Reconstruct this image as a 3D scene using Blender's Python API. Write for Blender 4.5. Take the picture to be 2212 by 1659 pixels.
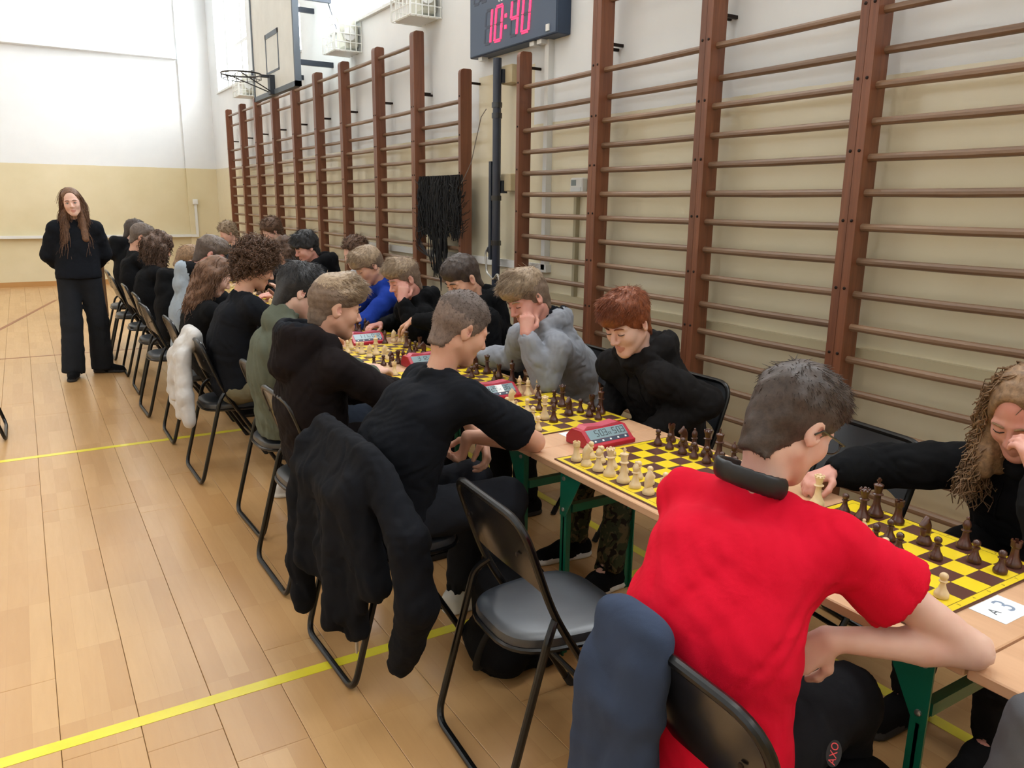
import bpy, bmesh, math, random
import numpy as np
from mathutils import Vector, Matrix
random.seed(7); np.random.seed(7)
for o in list(bpy.data.objects): bpy.data.objects.remove(o)
SC = bpy.context.scene
COL = SC.collection
PI = math.pi
V = Vector

# ---------------------------------------------------------------- camera
cam_d = bpy.data.cameras.new('camera'); cam = bpy.data.objects.new('camera', cam_d); COL.objects.link(cam)
YAW, PITCH, ROLL, FPX = 0.55425264, 0.226849136, 0.0128300596, 1690.193
fw = V((math.sin(YAW)*math.cos(PITCH), math.cos(YAW)*math.cos(PITCH), -math.sin(PITCH)))
rt0 = V((math.cos(YAW), -math.sin(YAW), 0)); up0 = rt0.cross(fw)
rt = rt0*math.cos(ROLL) + up0*math.sin(ROLL); up = -rt0*math.sin(ROLL) + up0*math.cos(ROLL)
cam.matrix_world = Matrix(((rt.x, up.x, -fw.x, 0), (rt.y, up.y, -fw.y, 0), (rt.z, up.z, -fw.z, 1.62), (0, 0, 0, 1)))
cam_d.sensor_width = 36; cam_d.lens = FPX/2212*36; cam_d.clip_start = .05; cam_d.clip_end = 100
SC.camera = cam

# ---------------------------------------------------------------- world, lights, exposure
w = bpy.data.worlds.new('overcast_sky'); SC.world = w; w.use_nodes = True
bg = w.node_tree.nodes['Background']; bg.inputs[0].default_value = (.86, .93, 1, 1); bg.inputs[1].default_value = 1.3
def area(name, loc, rot, sx, sy, power, col=(1, 1, 1)):
    l = bpy.data.lights.new(name, 'AREA'); l.shape = 'RECTANGLE'; l.size = sx; l.size_y = sy; l.energy = power; l.color = col
    o = bpy.data.objects.new(name, l); COL.objects.link(o); o.location = loc; o.rotation_euler = rot
    return o
# window bays (y from, to) of the right and left walls; daylight comes from their panes
WIN_R = [(14.0, 16.35), (11.1, 13.2), (7.55, 9.9), (4.2, 6.55), (.9, 3.25), (-2.4, -.05)]
WIN_L = [(14.0, 16.35), (10.7, 13.05), (7.4, 9.75), (4.1, 6.45), (.8, 3.15), (-2.5, -.15)]
PANE_R, PANE_L = 12.5, 1.7      # brightness of the overcast sky seen in the right and left window panes
LAMPS = [(x, y) for x in (-5.4, -1.6, 1.9) for y in (-1.5, 2.2, 5.9, 9.6, 13.3)]
for x, y in LAMPS:
    area('ceiling_lamp_light', (x, y, 6.22), (0, 0, 0), 1.3, .5, 25, (1, .97, .92))
vs = SC.view_settings; vs.view_transform = 'Standard'; vs.look = 'None'; vs.gamma = 1; vs.exposure = -.2; vs.use_curve_mapping = False

# ---------------------------------------------------------------- tagging and mesh helpers
def tag(o, label=None, cat=None, group=None, kind=None):
    if label: o['label'] = label
    if cat: o['category'] = cat
    if group: o['group'] = group
    if kind: o['kind'] = kind
    return o
def link(o, parent=None):
    COL.objects.link(o)
    if parent: o.parent = parent
    return o
def empty(name, loc=(0, 0, 0), rz=0, label=None, cat=None, group=None):
    o = bpy.data.objects.new(name, None); o.empty_display_size = .05; COL.objects.link(o)
    o.location = loc; o.rotation_euler = (0, 0, rz)
    return tag(o, label, cat, group)
def copy_tree(o, parent=None):
    c = o.copy(); COL.objects.link(c)
    if parent: c.parent = parent
    for ch in o.children: copy_tree(ch, c)
    return c

class MB:
    """collects shapes, builds ONE mesh object"""
    def __init__(s): s.v = []; s.f = []; s.m = []; s.sm = []
    def add(s, vs, fs, m=0, smooth=False):
        n = len(s.v); s.v += [tuple(p) for p in vs]; s.f += [tuple(i+n for i in f) for f in fs]
        s.m += [m]*len(fs); s.sm += [smooth]*len(fs); return s
    def box(s, lo, hi, m=0, M=None, bev=0):
        (x0, y0, z0), (x1, y1, z1) = lo, hi
        if bev:
            b = bev; vs = []; 
            for z, e in ((z0, b), (z0+b, 0), (z1-b, 0), (z1, b)):
                for x, y in ((x0+e+b, y0+e), (x1-e-b, y0+e), (x1-e, y0+e+b), (x1-e, y1-e-b), (x1-e-b, y1-e), (x0+e+b, y1-e), (x0+e, y1-e-b), (x0+e, y0+e+b)):
                    vs.append((x, y, z))
            fs = [tuple(range(7, -1, -1)), tuple(range(24, 32))]
            for k in range(3):
                for i in range(8):
                    j = (i+1) % 8; fs.append((k*8+i, k*8+j, k*8+8+j, k*8+8+i))
        else:
            vs = [(x0, y0, z0), (x1, y0, z0), (x1, y1, z0), (x0, y1, z0), (x0, y0, z1), (x1, y0, z1), (x1, y1, z1), (x0, y1, z1)]
            fs = [(3, 2, 1, 0), (4, 5, 6, 7), (0, 1, 5, 4), (1, 2, 6, 5), (2, 3, 7, 6), (3, 0, 4, 7)]
        if M is not None: vs = [M @ V(p) for p in vs]
        return s.add(vs, fs, m)
    def prism(s, poly, h0, h1, axis='z', m=0, M=None):
        n = len(poly)
        mk = {'z': lambda a, b, h: (a, b, h), 'x': lambda a, b, h: (h, a, b), 'y': lambda a, b, h: (a, h, b)}[axis]
        vs = [mk(a, b, h0) for a, b in poly]+[mk(a, b, h1) for a, b in poly]
        if M is not None: vs = [M @ V(p) for p in vs]
        fs = [tuple(range(n-1, -1, -1)), tuple(range(n, 2*n))]+[(i, (i+1) % n, n+(i+1) % n, n+i) for i in range(n)]
        return s.add(vs, fs, m)
    def tube(s, pts, r, n=8, m=0, closed=False, M=None, flat=1):
        pts = [V(p) for p in pts]; k = len(pts); vs = []
        rr = r if isinstance(r, (list, tuple)) else [r]*k
        ref = None
        for i, p in enumerate(pts):
            a = pts[(i-1) % k] if (closed or i > 0) else p
            b = pts[(i+1) % k] if (closed or i < k-1) else p
            t = (b-a).normalized()
            if ref is None:
                ref = V((0, 0, 1)) if abs(t.z) < .9 else V((1, 0, 0))
            u = (ref-t*ref.dot(t)).normalized(); ref = u; q = t.cross(u)
            for j in range(n):
                an = 2*PI*j/n; vs.append(p+u*(math.cos(an)*rr[i])+q*(math.sin(an)*rr[i]*flat))
        fs = []
        for i in range(k if closed else k-1):
            a = i*n; b = ((i+1) % k)*n
            for j in range(n): fs.append((a+j, a+(j+1) % n, b+(j+1) % n, b+j))
        if not closed: fs += [tuple(range(n-1, -1, -1)), tuple(range((k-1)*n, k*n))]
        if M is not None: vs = [M @ v for v in vs]
        return s.add(vs, fs, m, True)
    def lathe(s, prof, n=16, m=0, M=None, cap=True):
        vs = []; k = len(prof)
        for r, z in prof:
            for j in range(n): a = 2*PI*j/n; vs.append(V((r*math.cos(a), r*math.sin(a), z)))
        fs = [(i*n+j, i*n+(j+1) % n, (i+1)*n+(j+1) % n, (i+1)*n+j) for i in range(k-1) for j in range(n)]
        if cap: fs += [tuple(range(n-1, -1, -1)), tuple(range((k-1)*n, k*n))]
        if M is not None: vs = [M @ v for v in vs]
        return s.add(vs, fs, m, True)
    def grid(s, P, m=0, smooth=True, wrap=False):
        """P[i][j] points"""
        r = len(P); c = len(P[0]); vs = [p for row in P for p in row]
        fs = [(i*c+j, i*c+(j+1) % c, (i+1)*c+(j+1) % c, (i+1)*c+j) for i in range(r-1) for j in range(c if wrap else c-1)]
        return s.add(vs, fs, m, smooth)
    def mesh(s, name, mats):
        me = bpy.data.meshes.new(name); me.from_pydata(s.v, [], s.f)
        for mt in (mats if isinstance(mats, (list, tuple)) else [mats]): me.materials.append(mt)
        me.polygons.foreach_set('material_index', s.m); me.polygons.foreach_set('use_smooth', s.sm)
        me.update(); return me
    def build(s, name, mats, parent=None, sharp=35):
        me = s.mesh(name, mats)
        if any(s.sm):
            try: me.set_sharp_from_angle(angle=math.radians(sharp))
            except Exception: pass
        return link(bpy.data.objects.new(name, me), parent)

def fillet(pts, rad, n=5):
    """round the corners of a polyline"""
    pts = [V(p) for p in pts]; out = [pts[0]]
    for i in range(1, len(pts)-1):
        p = pts[i]; a = (pts[i-1]-p); b = (pts[i+1]-p); r = min(rad, a.length*.49, b.length*.49)
        A = p+a.normalized()*r; B = p+b.normalized()*r
        for k in range(n+1):
            t = k/n; out.append(A*(1-t)**2+p*2*t*(1-t)+B*t*t)
    return out+[pts[-1]]
def text_mesh(name, txt, size, mt, parent, M, ext=.0004):
    cu = bpy.data.curves.new(name, 'FONT'); cu.body = txt; cu.size = size; cu.extrude = ext; cu.align_x = 'CENTER'; cu.align_y = 'CENTER'; cu.resolution_u = 3
    t = bpy.data.objects.new(name, cu); COL.objects.link(t); bpy.context.view_layer.update()
    me = bpy.data.meshes.new_from_object(t.evaluated_get(bpy.context.evaluated_depsgraph_get()))
    bpy.data.objects.remove(t); me.materials.clear(); me.materials.append(mt); me.transform(M)
    return link(bpy.data.objects.new(name, me), parent)

# ---------------------------------------------------------------- materials
def lin(c):
    """sRGB 0-255 to linear"""
    return tuple(((x/255)/12.92 if x/255 <= .04045 else ((x/255+.055)/1.055)**2.4) for x in c)+(1,)
class NT:
    def __init__(s, name):
        s.m = bpy.data.materials.new(name); s.m.use_nodes = True; s.t = s.m.node_tree; s.b = s.t.nodes['Principled BSDF']
    def n(s, kind, **k):
        nd = s.t.nodes.new(kind)
        for a, v in k.items():
            if a in nd.inputs.keys() if hasattr(nd.inputs, 'keys') else False: nd.inputs[a].default_value = v
            elif hasattr(nd, a): setattr(nd, a, v)
        return nd
    def l(s, a, b): s.t.links.new(a, b)
    def coord(s, kind='Object', scale=(1, 1, 1), rot=(0, 0, 0)):
        tc = s.n('ShaderNodeTexCoord'); mp = s.n('ShaderNodeMapping'); mp.inputs['Scale'].default_value = scale; mp.inputs['Rotation'].default_value = rot
        s.l(tc.outputs[kind], mp.inputs[0]); return mp.outputs[0]
    def noise(s, vec, scale=5, detail=3, rough=.5, dist=0):
        nd = s.n('ShaderNodeTexNoise'); nd.inputs['Scale'].default_value = scale; nd.inputs['Detail'].default_value = detail
        nd.inputs['Roughness'].default_value = rough; nd.inputs['Distortion'].default_value = dist; s.l(vec, nd.inputs['Vector']); return nd.outputs['Fac']
    def ramp(s, fac, stops):
        r = s.n('ShaderNodeValToRGB'); e = r.color_ramp.elements
        while len(e) < len(stops): e.new(.5)
        for i, (p, c) in enumerate(stops): e[i].position = p; e[i].color = c
        s.l(fac, r.inputs[0]); return r.outputs[0]
    def mix(s, a, b, fac, mode='MIX'):
        m = s.n('ShaderNodeMix'); m.data_type = 'RGBA'; m.blend_type = mode
        for sock, v in ((m.inputs[0], fac), (m.inputs[6], a), (m.inputs[7], b)):
            if hasattr(v, 'is_output'): s.l(v, sock)
            else: sock.default_value = v
        return m.outputs[2]
    def math(s, op, a, b=0.0, clamp=False):
        m = s.n('ShaderNodeMath'); m.operation = op; m.use_clamp = clamp
        for sock, v in ((m.inputs[0], a), (m.inputs[1], b)):
            if hasattr(v, 'is_output'): s.l(v, sock)
            else: sock.default_value = v
        return m.outputs[0]
    def bump(s, h, strength=.3, dist=.01):
        b = s.n('ShaderNodeBump'); b.inputs['Strength'].default_value = strength; b.inputs['Distance'].default_value = dist
        s.l(h, b.inputs['Height']); s.l(b.outputs[0], s.b.inputs['Normal']); return s
    def set(s, **k):
        for a, v in k.items():
            nm = {'color': 'Base Color', 'rough': 'Roughness', 'metal': 'Metallic', 'spec': 'Specular IOR Level', 'coat': 'Coat Weight', 'coatr': 'Coat Roughness',
                  'ior': 'IOR', 'sheen': 'Sheen Weight', 'sss': 'Subsurface Weight', 'em': 'Emission Color', 'ems': 'Emission Strength', 'alpha': 'Alpha', 'trans': 'Transmission Weight'}[a]
            if hasattr(v, 'is_output'): s.l(v, s.b.inputs[nm])
            else: s.b.inputs[nm].default_value = v
        return s
def plain(name, rgb, rough=.5, **k):
    return NT(name).set(color=lin(rgb), rough=rough, **k).m
def mottled(name, c1, c2, scale=6, rough=.5, detail=4, kind='Object', stretch=(1, 1, 1), bump=0, bd=.002, **k):
    t = NT(name); v = t.coord(kind, stretch); f = t.noise(v, scale, detail, .6)
    t.set(color=t.ramp(f, [(.3, lin(c1)), (.7, lin(c2))]), rough=rough, **k)
    if bump: t.bump(f, bump, bd)
    return t.m
def fabric(name, c, c2=None, rough=.92, nap=900, sheen=0.0):
    t = NT(name); v = t.coord('Object'); c2 = c2 or tuple(min(255, int(x*1.12+2)) for x in c)
    f1 = t.noise(v, 10, 3, .55, .3); f2 = t.noise(v, nap, 2, .7)
    colr = t.mix(t.ramp(f1, [(.35, lin(c)), (.75, lin(c2))]), lin(c), t.math('MULTIPLY', f2, .6))
    t.set(color=colr, rough=rough, sheen=sheen, spec=.15)
    h = t.math('ADD', t.math('MULTIPLY', f1, 1.0), t.math('MULTIPLY', f2, .08))
    return t.bump(h, .4, .02).m
# ================================================================ SETTING
XW, YB, XL, YR, ZC = 3.47, 17.1, -8.0, -4.0, 6.4
ZP = 2.215                                            # height where cream paint ends
M = {}
M['wood_brown'] = None
def wood(name, c1, c2, axis='z', rough=.45, coat=.15, sc=9):
    t = NT(name); st = {'z': (1, 1, .05), 'y': (1, .05, 1), 'x': (.05, 1, 1)}[axis]
    v = t.coord('Object', st); f = t.noise(v, sc*4, 5, .65, .6); g = t.noise(t.coord('Object'), 2.3, 3, .6)
    oi = t.n('ShaderNodeObjectInfo'); a = t.ramp(f, [(.25, lin(c1)), (.75, lin(c2))])
    k = t.math('ADD', t.math('MULTIPLY', oi.outputs['Random'], .5), t.math('MULTIPLY', g, .45))
    dk = tuple(int(x*.66) for x in c1)
    t.set(color=t.mix(a, lin(dk), t.math('MULTIPLY', k, .55)), rough=rough, coat=coat, coatr=.3)
    return t.bump(f, .25, .002).m
M['post'] = wood('stained_post_wood', (106, 60, 38), (148, 92, 62), 'z')
M['rung'] = wood('worn_rung_wood', (114, 86, 64), (158, 126, 98), 'y', .42, .3)
M['bolt'] = plain('dark_bolt', (38, 28, 24), .5, metal=.6)
M['white_paint'] = mottled('white_wall_paint', (222, 226, 228), (236, 238, 238), 1.1, .7)
M['conduit'] = plain('white_plastic', (226, 228, 226), .4)
M['cream_wood'] = mottled('cream_block', (188, 174, 140), (204, 190, 156), 5, .5)
M['black_metal'] = plain('black_painted_steel', (22, 24, 27), .32, coat=.4, coatr=.15)
M['pale_metal'] = plain('bright_metal', (190, 190, 188), .3, metal=.9)
M['dark_grey'] = plain('dark_grey_steel', (42, 50, 62), .45)

def wall_mat(name, axis_strip=None, k1=(218, 206, 168), k2=(230, 219, 186)):
    t = NT(name); g = t.n('ShaderNodeNewGeometry'); sx = t.n('ShaderNodeSeparateXYZ'); t.l(g.outputs['Position'], sx.inputs[0])
    z = sx.outputs[2]; n1 = t.noise(g.outputs['Position'], .8, 4, .6); n2 = t.noise(g.outputs['Position'], 9, 4, .6)
    cream = t.ramp(n1, [(.3, lin(k1)), (.7, lin(k2))])
    white = t.ramp(n1, [(.3, lin((226, 230, 232))), (.7, lin((238, 241, 242)))])
    isw = t.math('GREATER_THAN', t.math('ADD', z, t.math('MULTIPLY', n2, .012)), ZP+.006)
    if axis_strip:
        y = sx.outputs[1]; a, b, zt = axis_strip
        band = t.math('MULTIPLY', t.math('GREATER_THAN', y, a), t.math('LESS_THAN', y, b))
        isw = t.math('MULTIPLY', isw, t.math('SUBTRACT', 1.0, t.math('MULTIPLY', band, t.math('LESS_THAN', z, zt)), True))
    t.set(color=t.mix(cream, white, isw), rough=t.math('ADD', t.math('MULTIPLY', isw, .5), .15), spec=.5)
    return t.bump(t.math('ADD', n2, t.math('MULTIPLY', n1, 4)), .12, .01).m
M['wall_r'] = wall_mat('two_tone_wall_right', (5.33, 6.2, 2.66), (222, 212, 182), (232, 224, 198))  # cream paler than the far wall's: window reflections on the gloss put into the colour
M['wall_b'] = wall_mat('two_tone_wall')

# ---- floor: three-strip beech boards, 0.2195 m wide
t = NT('beech_parquet'); g = t.n('ShaderNodeNewGeometry'); sp = t.n('ShaderNodeSeparateXYZ'); t.l(g.outputs['Position'], sp.inputs[0])
cb = t.n('ShaderNodeCombineXYZ'); t.l(sp.outputs[1], cb.inputs[0]); t.l(t.math('ADD', sp.outputs[0], .066), cb.inputs[1])
br = t.n('ShaderNodeTexBrick'); br.offset = .41; br.offset_frequency = 1; br.squash = 1; t.l(cb.outputs[0], br.inputs['Vector'])
for k, v in (('Scale', 1), ('Mortar Size', .0004), ('Brick Width', .46), ('Row Height', .0731667), ('Bias', 0), ('Color1', lin((198, 152, 98))), ('Color2', lin((216, 174, 120))), ('Mortar', lin((186, 142, 90)))): br.inputs[k].default_value = v
vm = t.n('ShaderNodeVectorMath'); vm.operation = 'MULTIPLY'; t.l(g.outputs['Position'], vm.inputs[0]); vm.inputs[1].default_value = (14, 1.4, 1)
gr = t.noise(vm.outputs[0], 3, 5, .65, .4); oi = t.n('ShaderNodeObjectInfo'); big = t.noise(g.outputs['Position'], .55, 2, .5)
c = t.mix(br.outputs['Color'], lin((168, 120, 70)), t.math('MULTIPLY', gr, .38))
c = t.mix(c, lin((170, 118, 66)), t.math('MULTIPLY', oi.outputs['Random'], .22))
c = t.mix(c, lin((226, 190, 136)), t.math('MULTIPLY', big, .2))
t.set(color=c, rough=t.math('ADD', t.math('MULTIPLY', gr, .12), .26), coat=.35, coatr=.22, spec=.5); t.bump(gr, .05, .002)
M['parquet'] = t.m
M['joint'] = plain('floor_joint', (120, 86, 54), .8)
floor = MB().box((XL, YR, -.12), (XW+.35, YB+.3, -.012)).build('floor', M['joint']); tag(floor, 'pale beech parquet floor of the sports hall', 'floor', kind='structure')
PW = .2195; c0 = -.066
def plank_mb(L, w=PW, b=.0007):
    m = MB(); x0, x1, y0, y1 = b, w-b, b, L-b; e = .0014
    vs = [(x0, y0, -.012), (x1, y0, -.012), (x1, y1, -.012), (x0, y1, -.012), (x0, y0, -e), (x1, y0, -e), (x1, y1, -e), (x0, y1, -e), (x0+e, y0+e, 0), (x1-e, y0+e, 0), (x1-e, y1-e, 0), (x0+e, y1-e, 0)]
    return m.add(vs, [(0, 1, 5, 4), (1, 2, 6, 5), (2, 3, 7, 6), (3, 0, 4, 7), (4, 5, 9, 8), (5, 6, 10, 9), (6, 7, 11, 10), (7, 4, 8, 11), (8, 9, 10, 11)])
PL = 2.2; pm = plank_mb(PL).mesh('plank', M['parquet']); rest = MB(); rnd = random.Random(3)
for k in range(-37, 17):
    x = c0+k*PW; y = YR-rnd.random()*PL
    while y < YB:
        y0, y1 = max(y, YR), min(y+PL, YB); ww = min(PW, XW-x)
        if ww > .03 and y1-y0 > .05:
            full = (y1-y0 > PL-1e-4 and ww > PW-1e-4)
            if k >= -3 and y1 > .6:
                o = bpy.data.objects.new('plank', pm if full else plank_mb(y1-y0, ww).mesh('plank', M['parquet'])); link(o, floor); o.location = (x, y0, 0)
            else:
                q = plank_mb(y1-y0, ww); rest.add([(a+x, b+y0, c_) for a, b, c_ in q.v], q.f)
        y += PL
o = rest.build('plank_field', M['parquet'], floor); o['kind'] = 'stuff'
M['yellow_line'] = mottled('yellow_court_paint', (232, 216, 44), (240, 226, 70), 8, .35, coat=.3)
M['brown_line'] = plain('brown_court_paint', (150, 96, 62), .4)
def fline(a, b, wd, mt, name='court_line'):
    a, b = V((a[0], a[1], 0)), V((b[0], b[1], 0)); n = V((-(b-a).y, (b-a).x, 0)).normalized()*wd/2
    m = MB(); m.prism([((a+n).x, (a+n).y), ((a-n).x, (a-n).y), ((b-n).x, (b-n).y), ((b+n).x, (b+n).y)], .0002, .0012)
    return m.build(name, mt, floor)
fline((XL, 2.467), (2.38, 2.467), .05, M['yellow_line']); fline((XL, 5.655), (2.38, 5.655), .05, M['yellow_line'])
fline((2.36, -3), (2.36, 16), .05, M['yellow_line'])
fline((-2.6, 2.1), (.36, 14.7), .05, M['brown_line']); fline((XL, 9.43), (2.38, 9.43), .035, M['brown_line'])

# ---- walls, ceiling
def wall_with_windows(name, x0, x1, wins, mt, z0=3.6, z1=5.75):
    m = MB(); m.box((x0, YR, 0), (x1, YB, z0)); m.box((x0, YR, z1), (x1, YB, ZC))
    ys = [YR]+[v for ab in sorted(wins) for v in ab]+[YB]
    for i in range(0, len(ys), 2): m.box((x0, ys[i], z0), (x1, ys[i+1], z1))
    return m.build(name, mt)
o = wall_with_windows('wall_right', XW, XW+.35, WIN_R, M['wall_r']); tag(o, 'long side wall, glossy cream below and white above, behind the wall bars', 'wall', kind='structure')
o = wall_with_windows('wall_left', XL-.35, XL, WIN_L, M['wall_b']); tag(o, 'opposite side wall of the hall, out of view on the left', 'wall', kind='structure')
o = MB().box((XL-.35, YB, 0), (XW+.35, YB+.3, ZC)).build('wall_back', M['wall_b']); tag(o, 'far end wall painted cream below and white above', 'wall', kind='structure')
o = MB().box((XL-.35, YR-.3, 0), (XW+.35, YR, ZC)).build('wall_front', M['wall_b']); tag(o, 'end wall of the hall behind the viewer', 'wall', kind='structure')
o = MB().box((XL-.35, YR-.3, ZC), (XW+.35, YB+.3, ZC+.15)).build('ceiling', M['white_paint']); tag(o, 'white flat ceiling high above the hall', 'ceiling', kind='structure')
def pane_mat(name, st):
    return NT(name).set(color=(.8, .9, 1, 1), rough=.1, em=(.93, .97, 1, 1), ems=st).m
MPR, MPL = pane_mat('bright_window_glass_right', PANE_R), pane_mat('bright_window_glass_left', PANE_L)
wi = 0
for side, wins in (('r', WIN_R), ('l', WIN_L)):
    for a, b in wins:
        wi += 1; root = empty('window_%d' % wi, (XW if side == 'r' else XL, (a+b)/2, 3.6)); hw = (b-a)/2; s = 1 if side == 'r' else -1
        tag(root, ['tall bright window farthest along the wall-bar side, beside the far corner', 'tall bright window mostly hidden behind the basketball backboard', 'tall bright window above the wire cage nearest the backboard'][wi-1] if wi < 4 else 'tall daylight window number %d outside the picture' % wi, 'window', kind='structure')
        xs = sorted((s*.20, s*.27))
        for lo, hi in (((xs[0], -hw, 0), (xs[1], hw, .07)), ((xs[0], -hw, 2.08), (xs[1], hw, 2.15)), ((xs[0], -hw, .07), (xs[1], -hw+.07, 2.08)), ((xs[0], hw-.07, .07), (xs[1], hw, 2.08)), ((xs[0], -.04, .07), (xs[1], .04, 2.08)), ((xs[0], -hw+.07, .72), (xs[1], -.04, .78)), ((xs[0], .04, .72), (xs[1], hw-.07, .78))):
            MB().box(lo, hi).build('frame_bar', M['conduit'], root)
        px = sorted((s*.225, s*.24))
        for y0, y1 in ((-hw+.07, -.04), (.04, hw-.07)):
            for z0, z1 in ((.07, .72), (.78, 2.08)):
                MB().box((px[0], y0, z0), (px[1], y1, z1)).build('pane', MPR if side == 'r' else MPL, root)
        q = sorted((-s*.04, s*.2)); MB().box((q[0], -hw, -.03), (q[1], hw, 0.0)).build('sill', M['conduit'], root)
# trims
def trim(n, lo, hi, mt, label): 
    o = MB().box(lo, hi).build(n, mt); return tag(o, label, 'trim', kind='structure')
trim('baseboard_back', (XL, YB-.02, 0), (XW, YB, .09), plain('orange_wood_skirting', (190, 142, 84), .5), 'orange wooden skirting along the far wall')
trim('baseboard_right', (XW-.02, YR, 0), (XW, YB-.02, .09), plain('brown_wood_skirting', (150, 104, 62), .5), 'brown wooden skirting along the wall-bar side')
trim('trim_1', (XL, YB-.2, 4.22), (2.86, YB, 4.37), M['white_paint'], 'white horizontal ledge high on the far wall')
trim('trim_2', (2.9, YB-.06, .09), (XW, YB, ZC), M['wall_b'], 'slightly proud white corner pier on the far wall')
trim('trim_3', (XL, YB-.09, .88), (3.0, YB, .93), M['conduit'], 'white horizontal pipe casing across the far wall')
trim('trim_4', (3.0, YB-.1, .88), (3.045, YB, 1.52), M['conduit'], 'white vertical cable casing on the far wall')
o = MB().box((2.975, YB-.13, 1.52), (3.07, YB, 1.62), bev=.008).build('junction_box', M['conduit']); tag(o, 'small white junction box on the far wall above cable casing', 'box')
trim('trim_5', (XW-.05, 5.075, 1.12), (XW, 5.125, 2.85), M['conduit'], 'white vertical cable casing behind the wall bars below the scoreboard')
trim('trim_6', (XW-.05, 5.05, 1.1), (XW, 9.2, 1.16), M['conduit'], 'white horizontal cable casing low behind the sports post')
trim('trim_7', (XW-.04, YR, .9), (XW, 5.0, .95), plain('cream_pipe_casing', (208, 198, 164), .35), 'cream pipe casing low behind the nearest wall bars')
o = trim('trim_8', (XW-.035, 4.7, .95), (XW, 4.73, 1.70), plain('grey_cable', (176, 168, 140), .5), 'thin grey cable running down from the thermostat')
for i, (x, y) in enumerate(LAMPS):
    r = empty('ceiling_lamp', (x, y, 6.23), label='long white ceiling lamp out of view above the hall', cat='lamp', group='ceiling lamps of the hall')
    MB().box((-.7, -.28, .01), (.7, .28, .06)).build('housing', M['conduit'], r); MB().box((-.01, -.02, .06), (.01, .02, .17)).build('hanger', M['pale_metal'], r)

# ================================================================ WALL BARS
XF, PD, PWD = 3.27, .107, .043                       # front plane, depth, half-post width
RZ = [2.467, 2.303, 2.154]+[2.154-.1557*k for k in range(1, 13)]
posts1 = [14.94, 13.92, 12.95, 11.965, 10.96, 10.0, 9.06, 8.04, 7.09, 6.12]
posts2 = [5.23, 4.265, 3.29, 2.30, 1.32, .34]
def upright(h, y, root):
    """one stile; y = its near edge, rounded front top corner"""
    m = MB(); x0, x1 = XF, XF+PD; c = .03
    poly = [(x0, 0), (x1, 0), (x1, h-.01), (x1-.01, h), (x0+c, h), (x0+.012, h-.008), (x0+.003, h-.022), (x0, h-.04)]
    m.prism([(a, b) for a, b in poly], y, y+PWD, 'y')
    o = m.build('upright', M['post'], root)
    for z in [z for z in RZ[::2] if z < h-.1]:
        MB().lathe([(.0075, -.002), (.0075, .003), (.004, .005)], 8, M=Matrix.Translation((x0, y+PWD/2, z+.03)) @ Matrix.Rotation(-PI/2, 4, 'Y')).build('bolt_head', M['bolt'], o)
    return o
def wall_bar(ya, yb, ha, hb, tall, label):
    """ya far post, yb near post (near edges of doubled posts)"""
    r = empty('stall_bars', (0, 0, 0), label=label, cat='wall bars', group='wooden wall bars')
    upright(ha, ya, r); upright(hb, yb+PWD+.002, r)
    zs = ([3.052, 2.891] if tall else [])+RZ
    for z in zs:
        if z < .18: continue
        x = XF+.052+(.034 if z in (2.891, 2.303) else 0); y0, y1 = yb+PWD+.04, ya+.006
        MB().tube([(x, y0, z), (x, y0+.05, z+.0), (x, (y0+y1)/2, z-.002), (x, y1, z)], [.0165, .019, .0195, .0175], 10, flat=1.0).build('rung', M['rung'], r)
    for z in (2.62 if tall else 2.6, .35):
        for yy in (ya+.005, yb+PWD+.007): MB().box((XF+PD, yy+.006, z), (XW-.001, yy+.024, z+.018)).build('bracket', M['bolt'], r)
    return r
ordn = ['first', 'second', 'third', 'fourth', 'fifth', 'sixth', 'seventh', 'eighth', 'ninth', 'tenth']
for i in range(9):
    tall = i < 8
    wall_bar(posts1[i], posts1[i+1], 3.165, 3.165 if tall else 2.717, tall,
             'brown wooden wall bars, %s' % ('section with the black net hung over it' if i == 8 else ('%s section counted from the far corner' % ordn[i])))
lab2 = ['brown wooden wall bars, low section just right of the scoreboard with thermostat behind', 'brown wooden wall bars, tall section behind the red-haired boy', 'brown wooden wall bars, tall section behind the empty black chair by the wall', 'brown wooden wall bars, tall section at right edge behind the curly-haired girl', 'brown wooden wall bars, nearest section outside the right edge']
for i in range(5):
    wall_bar(posts2[i], posts2[i+1], 2.717 if i == 0 else 3.165, 3.165, i > 0, lab2[i])
# ================================================================ WALL EQUIPMENT
M['board_white'] = mottled('backboard_white', (214, 216, 210), (226, 228, 222), 3, .5)
M['board_grey'] = plain('backboard_edge_grey', (92, 102, 112), .5)
hoop = empty('basketball_hoop', (2.75, 9.92, 3.05), label='white basketball backboard with bare rim, held on dark arms above the wall bars', cat='basketball hoop')
BH, BW_ = 1.28, .885
MB().box((0, -BW_, -.18), (.03, BW_, BH)).build('backboard', M['board_white'], hoop)
m = MB(); e = .035
for lo, hi in (((-.012, -BW_-.02, -.2), (.055, BW_+.02, -.2+e*1.6)), ((-.012, -BW_-.02, BH-e), (.055, BW_+.02, BH+.02)), ((-.012, -BW_-.02, -.2), (.055, -BW_+e*.6, BH)), ((-.012, BW_-e*.6, -.2), (.055, BW_+.02, BH))): m.box(lo, hi)
m.build('edge_frame', M['board_grey'], hoop)
m = MB()
for lo, hi in (((-.004, -.27, .06), (.001, -.235, .50)), ((-.004, .255, .06), (.001, .29, .50)), ((-.004, -.27, .45), (.001, .29, .505)), ((-.004, -.27, .05), (.001, .29, .075))): m.box(lo, hi)
m.build('target_square', M['board_grey'], hoop)
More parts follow.
